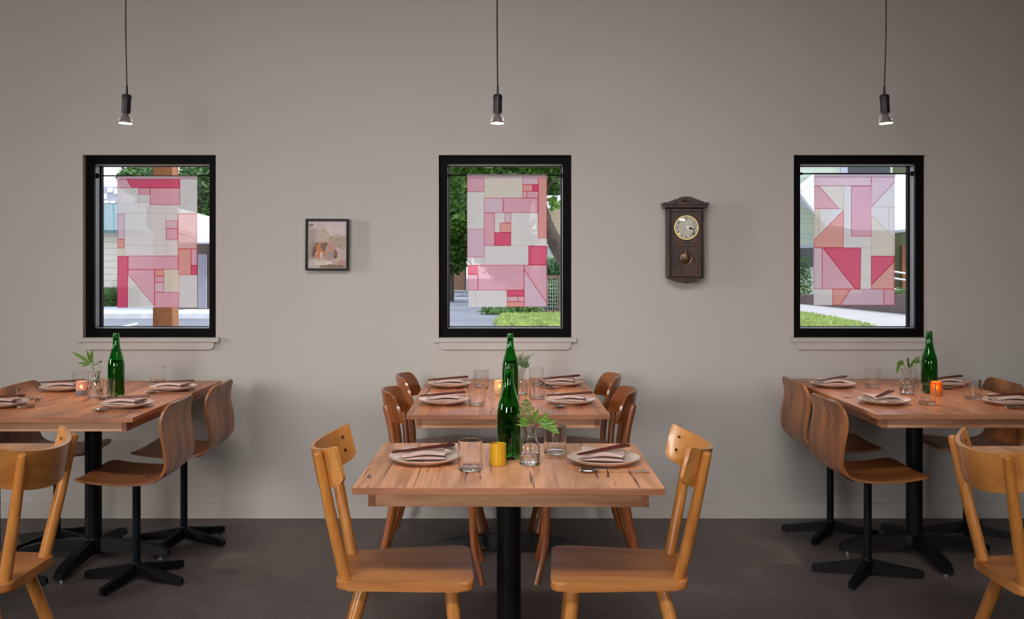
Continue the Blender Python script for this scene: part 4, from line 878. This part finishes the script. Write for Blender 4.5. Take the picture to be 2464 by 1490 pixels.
# left: cream block building with teal roof
b1 = empty('block_building', label='cream block building with a sloping teal metal roof through the left window', cat='building')
ex('wall', b1, E['cream_block'], lambda bm: xbox(bm, 150, 345, 556, 745, 31, 6))
def teal(bm):
    g = []
    for py, Y in ((558, 30.3), (495, 33.5)): g.append([(wx(px, Y), Y, wz(py, Y)) for px in (140, 200, 262, 280, 352)])
    sheet(bm, g, .12)
ex('roof', b1, E['teal'], teal)
ex('roof_seams', b1, plain('roof_seam', (.07, .18, .20), .5), lambda bm: [tube(bm, [(wx(px, 30.3), 30.25, wz(556, 30.2)), (wx(px, 33.5), 33.4, wz(493, 33.4))], .03, 6) for px in (215, 252, 276, 310)])
ex('parapet', b1, E['teal'], lambda bm: xbox(bm, 150, 352, 489, 496, 33.6, .3))
b2 = empty('office_building', label='distant grey block with white windows against the sky through the left window', cat='building')
ex('wall', b2, E['grey_far'], lambda bm: xbox(bm, 160, 288, 449, 687, 62, 10))
for q in ((258, 270, 452, 463), (245, 257, 467, 479), (249, 261, 483, 492), (264, 275, 484, 492), (274, 282, 455, 467), (228, 240, 455, 462)): ex('window', b2, E['white'], lambda bm, q=q: xbox(bm, q[0], q[1], q[2], q[3], 61.9, .2))
b3 = empty('shop_building', label='shop with a bright white roof and a dark gated front through the left window', cat='building')
def wr(bm):
    sheet(bm, [[(wx(px, Y), Y, wz(py + dy, Y)) for px, py in ((395, 498), (445, 509), (505, 525), (560, 540))] for dy, Y in ((0, 32), (50, 27))], .1)
ex('roof', b3, E['white'], wr)
ex('fascia', b3, E['white'], lambda bm: xbox(bm, 396, 560, 570, 582, 26.8, .3)); ex('soffit', b3, E['grey_far'], lambda bm: xbox(bm, 396, 560, 582, 586, 26.7, .4))
ex('front_wall', b3, plain('brown_shop_front', (.10, .075, .065), .7), lambda bm: xbox(bm, 400, 560, 586, 748, 28, 4))
gt = ex('folding_gate', b3, E['grey_far'], lambda bm: [xbox(bm, a, a + 1.2, 612, 742, 27.8, .05) for a in range(477, 496, 3)])
# hedge
def foliage(bm, pts, n, size, rr, mi=0):
    """pts: (x, y, z, rx, ry, rz) ellipsoids filled with small folded leaves"""
    vol = [p_[3] * p_[4] * p_[5] for p_ in pts]
    for _ in range(n):
        p_ = rr.choices(pts, vol)[0]; v = Vector((rr.gauss(0, 1), rr.gauss(0, 1), rr.gauss(0, 1))).normalized() * rr.random() ** .35
        c = Vector((p_[0] + v.x * p_[3], p_[1] + v.y * p_[4], p_[2] + v.z * p_[5])); d = Vector((rr.uniform(-1, 1), rr.uniform(-1, 1), rr.uniform(-.8, .4))).normalized(); s = d.orthogonal().normalized() * size * rr.uniform(.25, .45); d *= size * rr.uniform(.7, 1.4)
        f = bm.faces.new([bm.verts.new(q) for q in (c, c + d * .5 + s, c + d, c + d * .5 - s)]); f.material_index = mi
rr = random.Random(11)
bm = B(); Y = 29.6; x0, x1 = wx(150, Y), wx(322, Y); z1 = wz(691, Y); box(bm, ((x0 + x1) / 2, Y + .35, z1 / 2), (x1 - x0, .5, z1 - .05))
foliage(bm, [(x0 + (x1 - x0) * (k + .5) / 8, Y + .25, z1 * .52, (x1 - x0) / 14, .35, z1 * .5) for k in range(8)], 9000, .06, rr)
tag(put('hedge', bm, E['hedge'], smooth=0), 'clipped dark green hedge below the cream wall through the left window', 'hedge')
def tree(name, lab, trunk, pts, n, size, mat, seed, group=None):
    t = empty(name, (pts[0][0], pts[0][1], 0), label=lab, cat='tree', group=group); rr = random.Random(seed); ox, oy = pts[0][0], pts[0][1]
    P_ = [(a - ox, b_ - oy, c, d, e_, f) for a, b_, c, d, e_, f in pts]; bm = B(); foliage(bm, P_, n, size, rr); put('foliage', bm, mat, t, smooth=0)
    bm = B()
    for br in trunk: tube(bm, spline([(a - ox, b_ - oy, c) for a, b_, c, _ in br], 5), [br[0][3] + (br[-1][3] - br[0][3]) * k / ((len(br) - 1) * 5) for k in range((len(br) - 1) * 5 + 1)], 10)
    put('trunk', bm, E['bark'], t, smooth=50); return t
def ell(px0, px1, py0, py1, Y, ry): return ((wx(px0, Y) + wx(px1, Y)) / 2, Y, (wz(py0, Y) + wz(py1, Y)) / 2, (wx(px1, Y) - wx(px0, Y)) / 2, ry, (wz(py0, Y) - wz(py1, Y)) / 2)
def tk(px, Y, ztop, r=.2): return [(wx(px, Y), Y, -.05, r), (wx(px + 2, Y), Y, ztop * .5, r * .8), (wx(px, Y), Y, ztop, r * .5)]
tree('leafy_tree', 'dark green trees behind the shop roof through the left window', [tk(450, 46, 3)], [ell(420, 540, 410, 600, 46, 2.5), ell(300, 380, 396, 470, 48, 2), ell(440, 520, 380, 480, 44, 1.5), ell(340, 440, 404, 560, 50, 2)], 22000, .22, E['leaf2'], 3)
Y = 15.0
tree('shade_tree', 'big tree with a leaning grey trunk and overhanging leaves through the centre window',
     [[(wx(1385, Y), Y, -.1, .16), (wx(1372, Y), Y, wz(660, Y), .15), (wx(1345, Y), Y, wz(600, Y), .125), (wx(1318, Y), Y, wz(548, Y), .10), (wx(1298, Y), Y, wz(480, Y), .09), (wx(1290, Y), Y, wz(390, Y), .07)], [(wx(1298, Y), Y, wz(480, Y), .06), (wx(1220, Y), Y, wz(430, Y), .05), (wx(1120, Y), Y, wz(400, Y), .03)], [(wx(1296, Y), Y, wz(470, Y), .06), (wx(1350, Y), Y, wz(410, Y), .05), (wx(1420, Y), Y, wz(380, Y), .03)]],
     [ell(1060, 1240, 330, 428, Y, .8), ell(1220, 1400, 330, 428, Y, .8), ell(1060, 1118, 400, 470, Y + 1, .5), ell(1300, 1360, 420, 465, Y + 1, .4), ell(1320, 1345, 470, 505, Y, .2), ell(1090, 1122, 460, 520, Y, .3)], 9000, .10, E['leaf1'], 5)
tree('leafy_tree', 'bushy green tree above the board fence through the centre window', [tk(1080, 36, 2.5)], [ell(1030, 1150, 400, 660, 36, 1.2), ell(1080, 1250, 380, 520, 35, 1.2), ell(1120, 1250, 500, 640, 35, 1.2)], 24000, .16, E['leaf1'], 6)
tree('leafy_tree', 'dark evergreen tree behind the beige house through the centre window', [tk(1350, 47, 3)], [ell(1260, 1420, 380, 540, 47, 2), ell(1010, 1120, 380, 560, 47, 2), ell(1150, 1300, 380, 560, 47, 1.5), ell(1150, 1300, 520, 680, 47, 1.5)], 22000, .25, E['leaf2'], 8)
t = empty('garden_bush', (wx(1335, 31), 31, 0), label='round dark bush behind the wire fence through the centre window', cat='bush'); bm = B(); e_ = ell(1312, 1385, 618, 690, 31, .5); foliage(bm, [(0, 0, e_[2], e_[3], .5, e_[5]), (-.3, .1, .45, .7, .4, .45)], 3500, .09, random.Random(9)); put('foliage', bm, E['leaf2'], t, smooth=0)
bm = B(); tube(bm, [(0, .1, 0), (0, .1, .6)], [.05, .03], 8); put('stem', bm, E['bark'], t)
t = empty('ground_cover', (wx(1200, 26.5), 26.5, 0), label='low leafy weeds at the edge of the street below the centre panel', cat='plant'); bm = B(); foliage(bm, [(0, 0, .10, .55, .3, .14), (.7, .2, .15, .5, .3, .16)], 900, .08, random.Random(10)); put('foliage', bm, E['leaf1'], t, smooth=0)
bm = B(); xbox(bm, 1040, 1118, 641, 698, 48, .1); fb = put('board_fence', bm, E['fence'], smooth=0); tag(fb, 'brown horizontal board fence across the street through the centre window', 'fence')
bm = B(); xbox(bm, 1117, 1122, 636, 699, 47.9, .15); put('fence_post', bm, E['rail'], fb, smooth=0)
h1 = empty('beige_house', label='beige boarded house with a white gable roof through the centre window', cat='house')
ex('upper_wall', h1, E['beige_siding'], lambda bm: xpoly(bm, [(1300, 592), (1420, 592), (1420, 480), (1385, 462), (1300, 520)], 38, 5)); ex('lower_wall', h1, E['pale_siding'], lambda bm: xbox(bm, 1290, 1420, 592, 720, 37.8, 5))
ex('trim_board', h1, E['white'], lambda bm: xbox(bm, 1288, 1420, 588, 593, 37.7, .1)); ex('window_trim', h1, E['white'], lambda bm: xbox(bm, 1300, 1352, 651, 654, 37.7, .08))
ex('roof', h1, E['white'], lambda bm: xpoly(bm, [(1290, 520), (1385, 452), (1430, 475), (1430, 468), (1300, 468), (1250, 500)][0:0] or [(1290, 470), (1352, 470), (1352, 480), (1300, 524), (1284, 524)], 36.8, 6))
wf = empty('wire_fence', label='wire mesh fence with wooden rails on the verge through the centre window', cat='fence'); Y = 27.0
ex('top_rail', wf, E['rail'], lambda bm: xbox(bm, 1235, 1400, 663, 670, Y, .09)); ex('bottom_rail', wf, E['rail'], lambda bm: xpoly(bm, [(1240, 752), (1400, 742), (1400, 749), (1240, 757)], Y, .09))
ex('mesh', wf, E['wire'], lambda bm: [tube(bm, [(wx(px, Y), Y + .04, wz(668, Y)), (wx(px, Y), Y + .04, wz(750, Y))], .008, 5) for px in range(1240, 1400, 6)] + [tube(bm, [(wx(1238, Y), Y + .05, wz(py, Y)), (wx(1400, Y), Y + .05, wz(py, Y))], .008, 5) for py in range(676, 750, 9)])
for px in (1246, 1345): ex('post', wf, E['rail'], lambda bm, px=px: xbox(bm, px, px + 5, 662, 758, Y - .05, .1))
ex('kick_board', wf, E['rail'], lambda bm: xpoly(bm, [(1240, 757), (1400, 750), (1400, 762), (1240, 764)], Y - .05, .08))
bm = B(); xbox(bm, 1234, 1243, 738, 755, 26.7, .12); tag(put('marker_post', bm, E['white'], smooth=0), 'short white post by the wire fence below the centre panel', 'post')
bm = B(); foliage(bm, [(wx(1250, 28) + .55 * k, 28.2, .45, .45, .3, .5) for k in range(4)], 3500, .09, random.Random(12)); tag(put('undergrowth', bm, E['hedge'], smooth=0), 'dark undergrowth behind the wire fence through the centre window', 'plants', kind='stuff')
# right: pale green house with a porch
h2 = empty('green_house', label='pale green boarded house with a porch roof through the right window', cat='house'); Y = 38.0
ex('wall', h2, E['green_siding'], lambda bm: xbox(bm, 1860, 2148, 330, 740, Y, 5))
ex('window', h2, E['dark'], lambda bm: xbox(bm, 2040, 2142, 385, 424, Y - .05, .1)); ex('window_frame', h2, E['grey_far'], lambda bm: xbox(bm, 2024, 2040, 380, 424, Y - .06, .1))
ex('window', h2, E['dark'], lambda bm: xbox(bm, 1880, 1957, 597, 643, Y - .05, .1)); ex('window_frame', h2, E['grey_far'], lambda bm: [xbox(bm, 1878, 1960, 590, 597, Y - .08, .1), xbox(bm, 1878, 1960, 643, 648, Y - .08, .1)])
ex('porch_wall', h2, E['olive'], lambda bm: xbox(bm, 2148, 2260, 330, 740, Y + .1, 4)); ex('porch_door', h2, E['cedar'], lambda bm: xbox(bm, 2171, 2181, 590, 712, Y - .02, .1))
def porch(bm):
    sheet(bm, [[(wx(a, 37.6), 37.6, wz(b_, 37.6)) for a, b_ in ((1900, 466), (1962, 420), (2060, 420), (2150, 420), (2240, 420))], [(wx(a, 35.2), 35.2, wz(b_, 35.2)) for a, b_ in ((1926, 462), (2000, 545), (2060, 556), (2150, 558), (2240, 548))]], .12)
ex('porch_roof', h2, E['metal_roof'], porch)
ex('gable_trim', h2, E['white'], lambda bm: (xpoly(bm, [(1915, 455), (1958, 420), (1958, 428), (1924, 458), (1924, 463), (1915, 463)], 34.8, .2), xpoly(bm, [(1918, 455), (1930, 455), (2000, 548), (1990, 548)], 35.0, .25), xpoly(bm, [(1924, 456), (1962, 426), (2000, 480), (2000, 544)], 35.1, .15)))
ex('porch_railing', h2, E['white'], lambda bm: [tube(bm, [(wx(2140, 36), 36, wz(py, 36)), (wx(2230, 36), 36, wz(py + 14, 36))], .035, 8) for py in (652, 668, 694)])
ex('porch_slab', h2, E['brown_wall'], lambda bm: xbox(bm, 2100, 2260, 700, 730, 35.9, 1))
# sloping brown retaining wall along the path
bm = B(); (xa, ya), (xb, yb) = gp(1850, 724), gp(2260, 764); za, zb_ = wz(709, ya), wz(709, yb)
v = [bm.verts.new(q) for q in ((xa, ya, 0), (xb, yb, 0), (xb, yb, zb_), (xa, ya, za), (xa, ya + .3, 0), (xb, yb + .3, 0), (xb, yb + .3, zb_), (xa, ya + .3, za))]
for q in ((0, 1, 2, 3), (7, 6, 5, 4), (0, 4, 5, 1), (1, 5, 6, 2), (2, 6, 7, 3), (3, 7, 4, 0)): bm.faces.new([v[i] for i in q])
tag(put('retaining_wall', bm, E['brown_wall'], smooth=0), kind='structure')
t = empty('shrub', (wx(1930, 36), 36, .0), label='thin light green shrub in front of the green house through the right window', cat='bush'); bm = B(); foliage(bm, [(0, 0, .8, .35, .3, .82)], 500, .10, random.Random(14)); put('foliage', bm, E['leaf1'], t, smooth=0)
t = empty('shrub', (wx(2172, 33), 33, .0), label='small shrub at the porch steps through the right window', cat='bush'); bm = B(); foliage(bm, [(0, 0, .28, .5, .3, .28)], 400, .10, random.Random(15)); put('foliage', bm, E['leaf1'], t, smooth=0)
